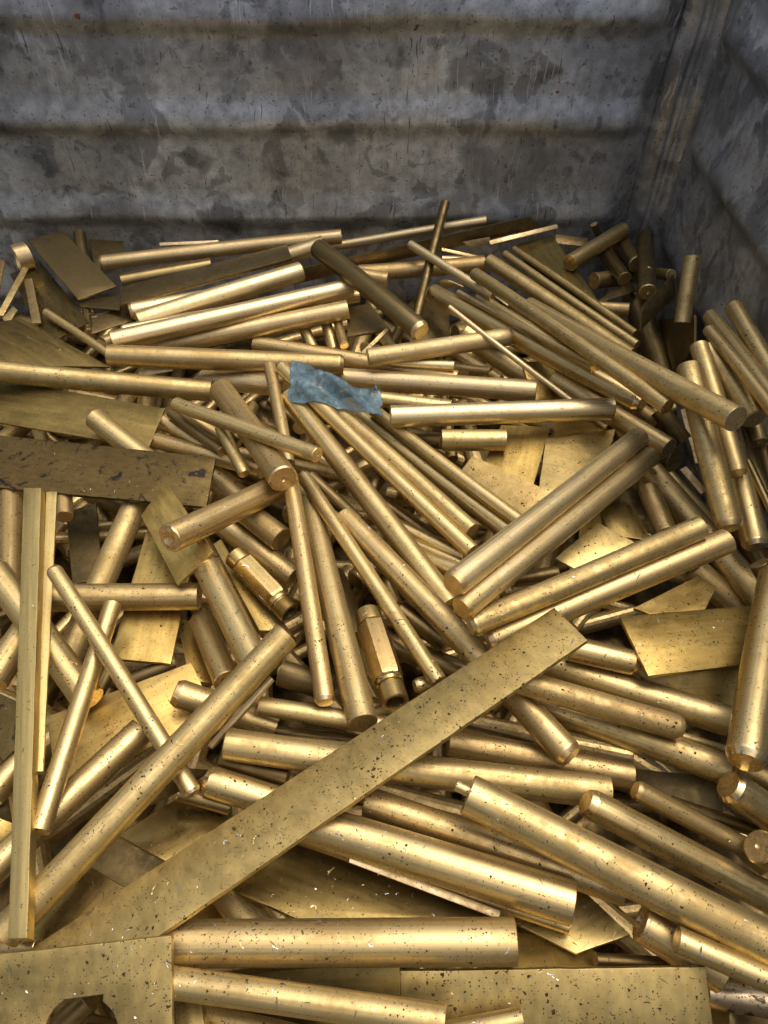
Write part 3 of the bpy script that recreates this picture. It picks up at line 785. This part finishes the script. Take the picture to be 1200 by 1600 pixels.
 ('brass_rod','thick rod with a bright chamfered face under the big steep rod',(0.2797,0.2088,0.0225),(0.3368,0.1820,-0.0089),0.01414,'cf','n'),
 ('brass_rod','stub between the big steep rod and the chamfered face',(0.3080,0.2372,-0.0101),(0.3344,0.2180,-0.0030),0.00828,'','n'),
 ('brass_rod','slim chamfered rod between the thicker ones near the picture edge',(0.2031,0.2046,0.0226),(0.2972,0.1663,-0.0089),0.00828,'cf','n'),
 ('brass_rod','thick rod with turned nose behind the biggest rod',(0.1594,0.1925,0.0300),(0.3141,0.1294,-0.0200),0.01185,'cf','n'),
 ('brass_rod','rod end with a centre dimple at the picture edge',(0.2893,0.1621,0.0200),(0.3282,0.1514,-0.0100),0.01304,'df','n'),
 ('brass_rod','biggest rod, with a small pin at its end',(0.0642,0.1905,0.0515),(0.2792,0.0877,0.0353),0.01529,'nf','n'),
 ('brass_rod','rod crossing under the chamfered end of the long thick rod',(0.0573,0.2586,-0.0101),(0.2200,0.2329,-0.0241),0.01197,'ff','n'),
 ('brass_rod','very long rod passing under the middle of the flat bar',(-0.1346,0.2445,0.0180),(0.1880,0.2105,0.0001),0.01326,'ff','n'),
 ('brass_rod','dim rod behind the long thick rod, under the flat bar',(0.0532,0.2749,-0.0226),(0.1358,0.2590,-0.0353),0.01004,'','k'),
 ('brass_rod','dim shaving covered stub behind the slim chamfered rod',(0.2383,0.2003,0.0024),(0.3156,0.1842,-0.0195),0.00585,'','k'),
 ('brass_rod','rod in the shade of the biggest rod',(-0.0142,0.2006,0.0060),(0.1815,0.1338,0.0108),0.01186,'ff','n'),
 ('brass_rod','rough dark stub under the biggest rod',(0.1185,0.1637,-0.0083),(0.1802,0.1365,-0.0109),0.00558,'','k'),
 ('brass_rod','thick rod between the flat bar and the bright thin bar',(-0.0618,0.1801,0.0184),(0.1382,0.1217,0.0232),0.01557,'ff','n'),
 ('brass_rod','slim dark rod under the thick rod beside the bright thin bar',(-0.0704,0.1764,-0.0068),(0.1388,0.1113,-0.0009),0.00549,'ff','n'),
 ('brass_strip','bright thin bar on edge over the shaving covered plate',(-0.0266,0.1545,0.0155),(0.0873,0.1188,0.0000),0.00293,'','b'),
 ('brass_rod','thick rod with a deep cup in its end face',(0.1878,0.1128,0.0137),(0.2411,0.0811,0.0074),0.01433,'Df','n'),
 ('brass_rod','rod lying on the thick rod with the cupped end',(0.2026,0.0968,0.0379),(0.2685,0.0701,0.0348),0.00873,'ff','n'),
 ('brass_rod','dirty silvery rod in the front corner',(0.2367,0.0744,-0.0254),(0.2933,0.0659,-0.0266),0.01084,'ff','d'),
 ('brass_rod','thickest horizontal rod across the front',(-0.1560,0.0983,0.0127),(0.0935,0.0977,0.0235),0.01533,'ff','n'),
 ('brass_rod','front slanting rod beside the notched plate',(-0.1594,0.0752,0.0201),(0.0406,0.0512,0.0275),0.00995,'ff','n'),
 ('brass_rod','rod cut off by the lower picture edge',(0.0262,0.0442,0.0020),(0.0949,0.0540,0.0124),0.00741,'ff','n'),
 ('brass_rod','rod under the front slanting rod at the lower picture edge',(-0.1343,0.0598,-0.0231),(-0.0525,0.0433,0.0003),0.00765,'','n'),
 ('brass_rod','steep stub below the flat bar behind the front rod',(-0.1323,0.1426,-0.0178),(-0.0997,0.1105,-0.0126),0.01044,'','n'),
 ('brass_rod','slim stub beside the steep stub behind the front rod',(-0.0989,0.1421,-0.0158),(-0.0726,0.1119,-0.0085),0.00644,'','n'),
 ('brass_rod','thick stub reaching under the flat bar from the pointed nose',(-0.1492,0.2176,0.0069),(-0.0637,0.1947,-0.0041),0.01281,'cf','n'),
 ('brass_rod','dim slim rod between the very long rod and the thick stub',(-0.1417,0.2375,-0.0036),(-0.0817,0.2226,-0.0008),0.00715,'','k'),
 ('brass_rod','dim rod below the thick stub by the pointed nose',(-0.1738,0.2116,-0.0076),(-0.1307,0.2031,-0.0171),0.00653,'','k'),
 ('brass_rod','rod stub under the foot of the longer square bar',(-0.2999,0.1001,-0.0179),(-0.2550,0.0984,-0.0027),0.00573,'','n'),
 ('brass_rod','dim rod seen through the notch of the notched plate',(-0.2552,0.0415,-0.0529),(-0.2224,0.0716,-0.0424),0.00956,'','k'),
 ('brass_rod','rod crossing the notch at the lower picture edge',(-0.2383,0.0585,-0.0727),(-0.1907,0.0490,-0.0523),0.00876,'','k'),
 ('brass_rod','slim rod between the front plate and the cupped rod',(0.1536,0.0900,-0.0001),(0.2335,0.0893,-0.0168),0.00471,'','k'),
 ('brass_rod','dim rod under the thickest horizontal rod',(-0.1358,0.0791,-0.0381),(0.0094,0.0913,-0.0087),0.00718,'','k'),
 ('hex_fitting','hex fitting with thread lying beside the upright golden sheet',(-0.1550,0.4459,0.0181),(-0.0930,0.3812,0.0091),0.01330,'','n'),
 ('hex_fitting','hex fitting with collar and thread above the flat bar',(-0.0166,0.3854,0.0025),(0.0102,0.2811,0.0196),0.01441,'','n'),
]
PLATES = [
 ('brass_plate','small dark plate standing behind the back rods near the back wall',[(-0.5011,1.1323,0.0034),(-0.4436,1.1317,-0.0009),(-0.4261,1.0725,-0.0086),(-0.4697,1.0511,-0.0077)],2,'k'),
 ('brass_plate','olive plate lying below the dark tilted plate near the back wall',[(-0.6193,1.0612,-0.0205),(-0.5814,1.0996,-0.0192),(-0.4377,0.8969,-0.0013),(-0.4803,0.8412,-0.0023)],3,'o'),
 ('brass_plate','dark brown tilted plate with bright front edge against back wall',[(-0.5861,1.0968,0.0199),(-0.5405,1.1322,0.0181),(-0.4158,0.9830,0.0045),(-0.4635,0.9428,0.0062)],3,'k'),
 ('brass_strip','pale narrow strip lying on the olive plate near back wall',[(-0.5747,1.0171,-0.0037),(-0.5605,1.0169,-0.0013),(-0.5047,0.8899,0.0012),(-0.5194,0.8917,-0.0012)],3,'n'),
 ('brass_strip','narrow strip at the picture edge above the slanting strip',[(-0.6101,0.9812,0.0000),(-0.6256,1.0651,0.0036),(-0.6171,1.0589,0.0037),(-0.5949,0.9668,-0.0000)],3,'n'),
 ('brass_offcut','small cut chip of strip below the slanting strip',[(-0.5661,0.9012,0.0013),(-0.5606,0.9325,0.0017),(-0.5517,0.9245,0.0003),(-0.5525,0.8866,-0.0011)],3,'n'),
 ('brass_plate','olive plate with diagonal edge behind the long horizontal rod at the picture edge',[(-0.5885,0.8807,0.0040),(-0.5339,0.8948,0.0055),(-0.3753,0.7831,0.0026),(-0.5562,0.7904,0.0003)],3,'o'),
 ('brass_plate','small plate edge peeping out under the dark tilted plate',[(-0.4682,0.9480,-0.0004),(-0.4079,0.9686,-0.0011),(-0.3972,0.9235,0.0009),(-0.4588,0.9331,0.0003)],2,'k'),
 ('brass_plate','dark plate in shade behind the pale bundle of rods',[(-0.4370,0.9089,-0.0038),(-0.3930,0.9565,-0.0114),(-0.3780,0.9188,-0.0138),(-0.4271,0.8705,-0.0054)],2,'k'),
 ('flat_bar','dark brown flat bar slanting across the back rods',[(-0.4054,0.9716,0.0103),(-0.1596,1.0890,0.0162),(-0.1470,1.0429,0.0182),(-0.3919,0.9190,0.0126)],5,'k'),
 ('flat_bar','long dark flat strip under the thin pale back rod',[(-0.1493,1.0362,-0.0002),(0.2411,1.1319,0.0426),(0.2593,1.1322,0.0226),(-0.1481,1.0322,-0.0230)],3,'k'),
 ('brass_plate','small plate under the round end of the thick dark rod',[(-0.0568,0.9424,-0.0069),(-0.0216,0.9518,-0.0062),(0.0093,0.8758,-0.0002),(-0.0528,0.8602,-0.0015)],4,'k'),
 ('brass_plate','dark plate at the bottom of the hollow beside the thick dark rod',[(0.0418,1.0134,-0.0406),(0.1075,1.0519,-0.0528),(0.1059,0.9258,-0.0653),(0.0393,0.8987,-0.0517)],3,'k'),
 ('brass_offcut','bright curled scrap below the long dark flat strip',[(0.1292,1.0930,0.0186),(0.1742,1.1047,0.0213),(0.1774,1.1025,0.0101),(0.1428,1.0938,0.0092)],1,'b'),
 ('brass_offcut','tiny bright scrap near the end of the long dark flat strip',[(0.2014,1.1090,0.0190),(0.2186,1.1148,0.0227),(0.2164,1.1127,0.0137),(0.2010,1.1079,0.0129)],1,'b'),
 ('brass_offcut','crumpled brown plate scrap behind the slanting corner rod',[(0.2892,1.1322,0.0114),(0.3433,1.1277,0.0070),(0.3458,1.1323,0.0091),(0.3388,1.1129,0.0000),(0.2881,1.1165,0.0038)],2,'k'),
 ('brass_plate','olive plate lying on its side under the fan of long thin rods',[(0.2179,1.1114,0.0019),(0.2826,1.1264,0.0133),(0.3400,0.8848,0.0002),(0.2759,0.8947,-0.0088)],3,'o'),
 ('brass_offcut','white shiny scrap beside the thin pale slanting rod',[(0.0870,1.0053,0.0000),(0.1004,0.9990,0.0049),(0.1242,0.9886,-0.0000),(0.0918,1.0038,-0.0138)],2,'b'),
 ('brass_plate','small gold plate under the very thin bright rod',[(0.1940,0.8104,-0.0105),(0.2352,0.8243,-0.0176),(0.2619,0.7652,-0.0377),(0.2062,0.7490,-0.0276)],3,'g'),
 ('brass_plate','folded brown sheet below the small shining round end',[(0.3710,0.8836,0.0331),(0.4295,0.9504,0.0443),(0.4355,0.9322,0.0182),(0.3667,0.8574,0.0091)],2,'k'),
 ('brass_plate','dark plate below the upright rod at the side wall',[(0.4265,0.9470,-0.0326),(0.4350,0.8558,0.0366),(0.4307,0.8152,0.0142),(0.4222,0.8198,-0.0426)],4,'k'),
 ('brass_plate','small plate below the short rod near the corner',[(0.3256,0.9562,-0.0067),(0.3870,1.0080,-0.0005),(0.3936,0.9792,-0.0010),(0.3373,0.9566,-0.0058)],2,'k'),
 ('brass_plate','dark edged plate under the end of the rod above the gold plates',[(0.2233,0.7009,-0.0144),(0.2828,0.7036,-0.0189),(0.3006,0.6757,-0.0162),(0.2119,0.6398,-0.0048)],2,'g'),
 ('brass_plate','bright gold plate, leftmost of the two gold plates side by side',[(0.1504,0.6772,-0.0088),(0.2123,0.6713,-0.0067),(0.1743,0.5624,-0.0014),(0.1220,0.6066,-0.0054)],3,'g'),
 ('brass_plate','bright gold plate touching the long parallel rods',[(0.2007,0.6401,0.0003),(0.2921,0.6614,-0.0010),(0.2428,0.5449,0.0012),(0.1777,0.5483,0.0018)],3,'p'),
 ('brass_plate','speckled tan plate wedged beside the long parallel rods',[(0.1067,0.6095,0.0026),(0.1946,0.5394,0.0105),(0.1565,0.4973,-0.0137),(0.0892,0.5885,-0.0090)],3,'p'),
 ('brass_plate','speckled tan plate between the two pairs of parallel rods',[(0.1833,0.4563,0.0000),(0.2368,0.5016,0.0057),(0.2706,0.4737,0.0056),(0.2024,0.4411,0.0000)],3,'p'),
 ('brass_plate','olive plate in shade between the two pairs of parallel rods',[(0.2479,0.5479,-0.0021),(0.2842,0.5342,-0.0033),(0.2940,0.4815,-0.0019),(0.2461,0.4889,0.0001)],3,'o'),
 ('brass_plate','gold plate peeping out above the speckled tan plate',[(0.2225,0.5264,-0.0056),(0.2660,0.5387,-0.0085),(0.2526,0.4799,-0.0055),(0.2132,0.4781,-0.0033)],3,'g'),
 ('brass_plate','orange lit plate below the second pair of parallel rods',[(0.2520,0.3931,0.0000),(0.3282,0.4328,0.0000),(0.3440,0.4190,0.0000),(0.3058,0.3670,-0.0000)],4,'g'),
 ('brass_plate','broad speckled plate with a dark tarnish band near the picture edge',[(0.2294,0.3731,0.0159),(0.3770,0.3946,0.0037),(0.3387,0.3225,0.0143),(0.2388,0.3056,0.0229)],4,'g'),
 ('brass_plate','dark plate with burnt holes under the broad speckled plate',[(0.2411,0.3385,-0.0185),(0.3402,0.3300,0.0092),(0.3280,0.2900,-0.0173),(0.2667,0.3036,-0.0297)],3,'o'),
 ('brass_pin','small shiny pointed pin on the long rod from the picture edge',[(-0.3393,0.7803,-0.0062),(-0.3332,0.7851,-0.0022),(-0.2929,0.7871,-0.0016),(-0.2902,0.7838,-0.0045),(-0.3305,0.7778,-0.0086)],2,'b'),
 ('brass_plate','broad olive plate under the dark spotted flat bar',[(-0.5557,0.7784,-0.0090),(-0.2821,0.6960,0.0030),(-0.2910,0.6304,-0.0046),(-0.5276,0.6960,-0.0156)],3,'o'),
 ('flat_bar','dark brown flat bar with black tar spots',[(-0.4907,0.6345,0.0162),(-0.1989,0.5943,0.0144),(-0.2002,0.5241,0.0058),(-0.4652,0.5557,0.0069)],5,'s'),
 ('brass_plate','upright golden sheet with a bright edge against the spotted bar',[(-0.2701,0.5098,0.0071),(-0.2489,0.5537,0.0176),(-0.1705,0.4310,0.0438),(-0.2038,0.4010,0.0291)],3,'g'),
 ('brass_strip','thin plate edge between the upright sheet and the hex fitting',[(-0.1861,0.4768,-0.0016),(-0.1787,0.4837,-0.0013),(-0.1068,0.3657,0.0021),(-0.1227,0.3662,0.0013)],3,'g'),
 ('brass_plate','thick gritty plate under the horizontal rod',[(-0.2723,0.5172,-0.0230),(-0.2133,0.5204,-0.0269),(-0.2055,0.3349,-0.0082),(-0.2643,0.3394,-0.0051)],4,'g'),
 ('brass_plate','dark brown bent plate in the hollow under the spotted bar',[(-0.3951,0.5737,-0.0600),(-0.3620,0.5897,-0.0600),(-0.3230,0.4716,-0.0600),(-0.3557,0.4653,-0.0600)],4,'k'),
 ('square_bar','long square bar leaning steeply, the longer of two',[(-0.3945,0.5257,0.0358),(-0.3731,0.5223,0.0395),(-0.2473,0.0971,0.0383),(-0.2617,0.0972,0.0357)],9,'q'),
 ('square_bar','thinner square bar beside the longer square bar',[(-0.3719,0.5254,0.0300),(-0.3615,0.5277,0.0275),(-0.2774,0.2165,0.0296),(-0.2821,0.2161,0.0306)],7,'q'),
 ('brass_plate','sunlit tan plate behind the slim leaning rod',[(-0.3127,0.2849,-0.0171),(-0.1888,0.3403,-0.0154),(-0.1593,0.2931,-0.0213),(-0.2835,0.2124,-0.0256)],3,'g'),
 ('brass_plate','dim gold sheet behind the shorter stub',[(-0.2186,0.4054,-0.0372),(-0.1954,0.3999,-0.0410),(-0.1653,0.3240,-0.0275),(-0.1894,0.3254,-0.0223)],3,'g'),
 ('brass_plate','dark plate with shavings at the picture edge behind the square bar',[(-0.3699,0.3068,-0.0030),(-0.3285,0.2878,0.0058),(-0.3130,0.2463,0.0095),(-0.3360,0.2242,0.0051)],3,'s'),
 ('brass_plate','dull plate at the picture edge under the thick rod',[(-0.3241,0.1918,0.0049),(-0.3011,0.1858,-0.0083),(-0.3031,0.1681,-0.0154),(-0.3209,0.1704,-0.0063)],3,'g'),
 ('flat_bar','long speckled flat bar lying diagonally across the whole heap',[(0.1559,0.3571,0.0560),(0.1743,0.3129,0.0730),(-0.1745,0.0881,0.0327),(-0.2614,0.0929,0.0066)],4,'p'),
 ('brass_plate','dark plate in shade behind the slim chamfered rod',[(0.2256,0.2460,-0.0403),(0.2942,0.2267,-0.0119),(0.2843,0.1847,-0.0213),(0.2293,0.2233,-0.0413)],3,'k'),
 ('brass_plate','plate scattered with metal shavings behind the front rod',[(-0.1178,0.1375,-0.0018),(-0.0727,0.1751,-0.0161),(0.1049,0.1157,-0.0104),(-0.0378,0.1049,0.0025)],3,'o'),
 ('brass_plate','pale dusty plate under the end of the thick rod',[(0.0989,0.1180,-0.0183),(0.1550,0.1424,-0.0168),(0.1841,0.1069,-0.0041),(0.1419,0.0950,-0.0068)],3,'q'),
 ('brass_plate','bright gold plate corner behind the front plate',[(0.0986,0.1120,-0.0210),(0.1473,0.1061,-0.0234),(0.1817,0.0859,-0.0133),(0.0925,0.0853,-0.0002)],3,'g'),
 ('brass_plate','small gold plate corner under the dirty silvery rod',[(0.2219,0.0715,-0.0411),(0.2612,0.0680,-0.0459),(0.2401,0.0390,-0.0141),(0.2017,0.0385,-0.0057)],3,'g'),
 ('brass_plate','broad speckled plate at the front edge',[(-0.0114,0.0821,0.0057),(0.2229,0.0820,0.0254),(0.2246,0.0346,0.0005),(-0.0134,0.0357,-0.0189)],4,'p'),
 ('brass_plate','olive plate half under the front slanting rod',[(-0.1289,0.0837,-0.0230),(0.0108,0.0853,0.0211),(0.0130,0.0347,-0.0009),(-0.1250,0.0371,-0.0427)],3,'o'),
 ('brass_block','small square block beside the notched plate',[(-0.1470,0.0627,-0.0029),(-0.1366,0.0656,-0.0022),(-0.1284,0.0640,-0.0011),(-0.1202,0.0379,0.0030),(-0.1414,0.0381,0.0007)],14,'q'),
 ('brass_plate','olive plate between the longest thick rod and flat bar',[(-0.2151,0.1765,-0.0020),(-0.1795,0.2118,-0.0208),(-0.1287,0.1931,-0.0203),(-0.1728,0.1568,-0.0000)],3,'o'),
 ('brass_plate','dim plate under the longest thick rod',[(-0.2073,0.1976,-0.0131),(-0.1740,0.2173,-0.0162),(-0.1515,0.2335,-0.0150),(-0.1804,0.2295,0.0026)],3,'k'),
 ('brass_plate','tan plate with shavings beside the lower end of the flat bar',[(-0.2340,0.1535,-0.0000),(-0.1956,0.1352,0.0047),(-0.2313,0.0913,-0.0087),(-0.2816,0.1049,-0.0164)],3,'o'),
 ('brass_plate','dark plate in the gap beside the flat bar',[(-0.2549,0.1699,-0.0600),(-0.2336,0.1962,-0.0600),(-0.1878,0.1725,-0.0600),(-0.2190,0.1474,-0.0600)],3,'k'),
 ('brass_plate','gold plate corner under the flat bar behind the front rod',[(-0.1600,0.1094,0.0053),(-0.1395,0.1389,-0.0324),(-0.1271,0.1271,-0.0307),(-0.1289,0.1087,-0.0143)],3,'g'),
 ('brass_plate','notched speckled plate at the front with a keyhole cut-out',[(-0.2847,0.0873,0.0277),(-0.1455,0.0973,0.0459),(-0.1384,0.0336,0.0178),(-0.1804,0.0339,0.0137),(-0.1785,0.0361,0.0149),(-0.1770,0.0384,0.0161),(-0.1764,0.0407,0.0172),(-0.1759,0.0434,0.0185),(-0.1762,0.0460,0.0196),(-0.1770,0.0487,0.0208),(-0.1782,0.0513,0.0219),(-0.1798,0.0540,0.0229),(-0.1814,0.0564,0.0238),(-0.1839,0.0584,0.0245),(-0.1868,0.0605,0.0252),(-0.1897,0.0622,0.0257),(-0.1897,0.0660,0.0274),(-0.2176,0.0635,0.0235),(-0.2179,0.0625,0.0230),(-0.2203,0.0608,0.0220),(-0.2228,0.0592,0.0210),(-0.2246,0.0568,0.0198),(-0.2261,0.0544,0.0185),(-0.2270,0.0521,0.0174),(-0.2275,0.0494,0.0161),(-0.2275,0.0467,0.0149),(-0.2271,0.0441,0.0137),(-0.2258,0.0414,0.0126),(-0.2245,0.0387,0.0116),(-0.2224,0.0364,0.0107),(-0.2198,0.0341,0.0099),(-0.2745,0.0344,0.0047)],4,'p'),
 ('tape_scrap','crumpled scrap of blue adhesive tape across the rods',[(-0.1212,0.7492,0.0326),(-0.0032,0.6949,0.0404),(-0.0016,0.6461,0.0316),(-0.1227,0.6985,0.0230)],2,'t'),
]

built = []
tape_pts = tape_label = None
for rec in RODS:
    name, label, a, b, r, ends, mat = rec
    if name == 'hex_fitting': built.append(build_hex(label, a, b, r))
    elif name == 'brass_strip': built.append(build_strip(label, a, b, r * 2, mat))
    elif name == 'brass_ring': built.append(build_ring(label, a, b, r))
    else: built.append(build_rod(name, label, a, b, r, ends, mat))
for rec in PLATES:
    name, label, pts, th, mat = rec
    if name == 'tape_scrap': tape_pts, tape_label = pts, label
    else: built.append(build_plate(name, label, pts, th, mat))

# ------------------------------------------------------------------ deeper scrap seen only in the gaps
def deep_scrap():
    rnd = random.Random(3)
    bm = bmesh.new()
    for k in range(420):
        L = rnd.uniform(.08, .26); r = rnd.uniform(.007, .0145)
        x, y = rnd.uniform(XL + .12, XR - .1), rnd.uniform(YF + .12, YB - .1)
        z = rnd.uniform(-.155, -.085)
        az, el = rnd.uniform(0, math.pi), rnd.gauss(0, .12)
        d = Vector((math.cos(az) * math.cos(el), math.sin(az) * math.cos(el), math.sin(el)))
        a, b = Vector((x, y, z)) - d * L / 2, Vector((x, y, z)) + d * L / 2
        ok = all(XL + .03 < q.x < XR - .04 and YF + .03 < q.y < YB - .04 for q in (a, b))
        if not ok: continue
        m, _ = frame_from_axis(a, b)
        sub = bmesh.new()
        lathe(sub, [(0, -L / 2, 0), (r * .92, -L / 2, 0), (r, -L / 2 + r * .1, 0), (r, L / 2 - r * .1, 0), (r * .92, L / 2, 0), (0, L / 2, 0)], 18)
        sub.transform(m)
        tmp = bpy.data.meshes.new('tmp'); sub.to_mesh(tmp); sub.free()
        bm.from_mesh(tmp); bpy.data.meshes.remove(tmp)
    bmesh.ops.recalc_face_normals(bm, faces=bm.faces)
    me = bpy.data.meshes.new('deep_scrap'); bm.to_mesh(me); bm.free(); shade(me)
    o = link('deep_scrap', me, [MAT['n']])
    tag(o, 'dim tangle of deeper brass offcuts seen through the gaps', 'scrap', kind='stuff')
    # packed scrap below that: uneven sheet
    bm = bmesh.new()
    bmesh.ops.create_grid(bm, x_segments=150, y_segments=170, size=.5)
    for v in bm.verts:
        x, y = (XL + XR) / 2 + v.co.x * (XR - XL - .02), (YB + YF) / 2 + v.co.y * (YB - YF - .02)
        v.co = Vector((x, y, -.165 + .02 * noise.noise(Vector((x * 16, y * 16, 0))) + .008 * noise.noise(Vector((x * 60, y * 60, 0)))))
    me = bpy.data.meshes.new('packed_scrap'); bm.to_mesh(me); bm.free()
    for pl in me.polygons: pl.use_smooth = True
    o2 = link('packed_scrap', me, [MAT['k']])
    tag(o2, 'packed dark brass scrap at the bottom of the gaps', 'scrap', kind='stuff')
deep_scrap()

# ------------------------------------------------------------------ surface lookup for tape and shavings
bpy.context.view_layer.update()
def world_bvh():
    vv, ff = [], []
    objs = []
    for o in built:
        objs += [o] + list(o.children)
    for o in objs:
        if o.type != 'MESH': continue
        mw = o.matrix_world; off = len(vv)
        vv.extend(mw @ v.co for v in o.data.vertices)
        ff.extend(tuple(off + i for i in p.vertices) for p in o.data.polygons)
    return BVHTree.FromPolygons(vv, ff)
bvh = world_bvh()

def build_tape():
    c = [Vector(p) for p in tape_pts]
    nu, nv = 64, 20
    hit = {}
    for i in range(nu + 1):
        for j in range(nv + 1):
            u, v = i / nu, j / nv
            # torn, necked outline
            vv_ = .5 + (v - .5) * (1.0 - .30 * math.exp(-((u - .62) / .13) ** 2) + .22 * math.exp(-((u - .08) / .15) ** 2) + .05 * noise.noise(Vector((u * 9, 2, 0))))
            uu = u + .025 * noise.noise(Vector((v * 7, 8 if u > .5 else 3, 0))) * (1 if u in (0, 1) or u < .06 or u > .94 else 0)
            top = c[0].lerp(c[1], uu); bot = c[3].lerp(c[2], uu)
            q = top.lerp(bot, vv_)
            h = bvh.ray_cast(Vector((q.x, q.y, .4)), Vector((0, 0, -1)))
            hit[i, j] = (q, h[0].z if h[0] else q.z)
    # taut film: smooth the upper envelope of what it lies on
    Z = {k: max(h[1], h[0].z - .012) for k, h in hit.items()}
    env = dict(Z)
    for it in range(40):
        new = {}
        for (i, j), z in env.items():
            nb = [env[a, b] for a, b in ((i - 1, j), (i + 1, j), (i, j - 1), (i, j + 1)) if (a, b) in env]
            new[i, j] = max(Z[i, j], .35 * z + .65 * sum(nb) / len(nb) - .00004)
        env = new
    bm = bmesh.new()
    V = {}
    for (i, j), z in env.items():
        q = hit[i, j][0]
        p = Vector((q.x, q.y, z + .0012))
        n1 = noise.noise(p * 70); n2 = noise.noise(p * 190 + Vector((3, 3, 3)))
        ridge = (1 - abs(n1)) ** 4 * .0013 + abs(n2) * .0004
        V[i, j] = bm.verts.new(p + Vector((n2 * .0006, 0, ridge)))
    for i in range(nu):
        for j in range(nv):
            bm.faces.new((V[i, j], V[i, j + 1], V[i + 1, j + 1], V[i + 1, j]))
    bmesh.ops.recalc_face_normals(bm, faces=bm.faces)
    me = bpy.data.meshes.new('tape_scrap'); bm.to_mesh(me); bm.free()
    for f in me.polygons: f.use_smooth = True
    o = link('tape_scrap', me, [MAT['t']])
    md = o.modifiers.new('thickness', 'SOLIDIFY'); md.thickness = .00025
    tag(o, tape_label, 'tape')
    return o
build_tape()

# ------------------------------------------------------------------ loose shavings and grit lying on the metal
def shavings(name, label, mat, count, size, rnd, curls, clusters):
    vv, ff = [], []
    made = tries = 0
    while made < count and tries < count * 6:
        tries += 1
        if rnd.random() < .45:
            cx, cy, sg = rnd.choice(clusters)
            x, y = rnd.gauss(cx, sg), rnd.gauss(cy, sg)
        else:
            y = rnd.uniform(-.06, 1.0) if rnd.random() < .5 else rnd.uniform(-.06, .5)
            half = .2 + .45 * max(0, y + .05)
            x = rnd.uniform(-half, min(half, .43))
        h = bvh.ray_cast(Vector((x, y, .45)), Vector((0, 0, -1)))
        if h[0] is None or h[1].z < .55 or h[0].z < -.05: continue
        p, n = h[0], h[1]
        s = size * math.exp(rnd.gauss(0, .5)) 
        s = min(s, size * 2.6)
        tdir = n.orthogonal().normalized()
        tdir = (Matrix.Rotation(rnd.uniform(0, 6.28), 3, n) @ tdir).normalized()
        bdir = n.cross(tdir)
        off = len(vv)
        if rnd.random() < curls:   # bent ribbon
            k = 6; arc = rnd.choice((rnd.uniform(.3, 1.0), rnd.uniform(.3, 1.0), rnd.uniform(1.5, 5.5))); wdt = s * rnd.uniform(.12, .28); lift = s * rnd.uniform(.05, .3)
            for i in range(k + 1):
                t = i / k - .5; a = t * arc
                if arc > .2: qx, qy = math.sin(a) / arc * s * 2, (1 - math.cos(a)) / arc * s * 2
                up = .00015 + lift * (1 - 4 * t * t) * .5
                base = p + tdir * qx + bdir * qy + n * up
                rad = (tdir * -math.sin(a) + bdir * math.cos(a))
                vv.append(base + rad * wdt * .5); vv.append(base - rad * wdt * .5 + n * wdt * rnd.uniform(0, .5))
            for i in range(k):
                q = off + i * 2
                ff.append((q, q + 1, q + 3, q + 2))
        else:                      # little crumb
            ax, ay, az = s * rnd.uniform(.2, .6), s * rnd.uniform(.15, .35), s * rnd.uniform(.06, .16)
            pts = [(1, .2, 0), (.3, 1, 0), (-.8, .7, 0), (-1, -.4, 0), (.1, -1, 0)]
            for (u, w) in [(q[0] * rnd.uniform(.7, 1.2), q[1] * rnd.uniform(.7, 1.2)) for q in pts]:
                vv.append(p + tdir * ax * u + bdir * ay * w - n * .0002)
            vv.append(p + n * az + tdir * ax * rnd.uniform(-.3, .3))
            for i in range(5): ff.append((off + i, off + (i + 1) % 5, off + 5))
        made += 1
    me = bpy.data.meshes.new(name)
    me.from_pydata([tuple(v) for v in vv], [], ff)
    me.update()
    o = link(name, me, [MAT[mat]])
    tag(o, label, 'shavings', kind='stuff')
CL = [(-.09, .10, .03), (-.16, .12, .05), (-.02, .16, .03), (-.25, .12, .06), (-.2, .05, .05), (.0, .3, .06), (.25, .36, .05), (.1, .5, .08), (-.12, .4, .05), (.3, .2, .08), (.1, .08, .08), (-.3, .3, .05)]
rg = random.Random(11)
shavings('metal_shavings', 'bright silvery metal shavings sprinkled over the brass', 'silver', 750, .0015, rg, .4, CL)
shavings('brass_shavings', 'small brass shavings sprinkled over the brass', 'gritbrass', 700, .0016, rg, .55, CL)
shavings('dark_grit', 'black grit and swarf crumbs sprinkled over the brass', 'grit', 10000, .0009, rg, .12, CL)
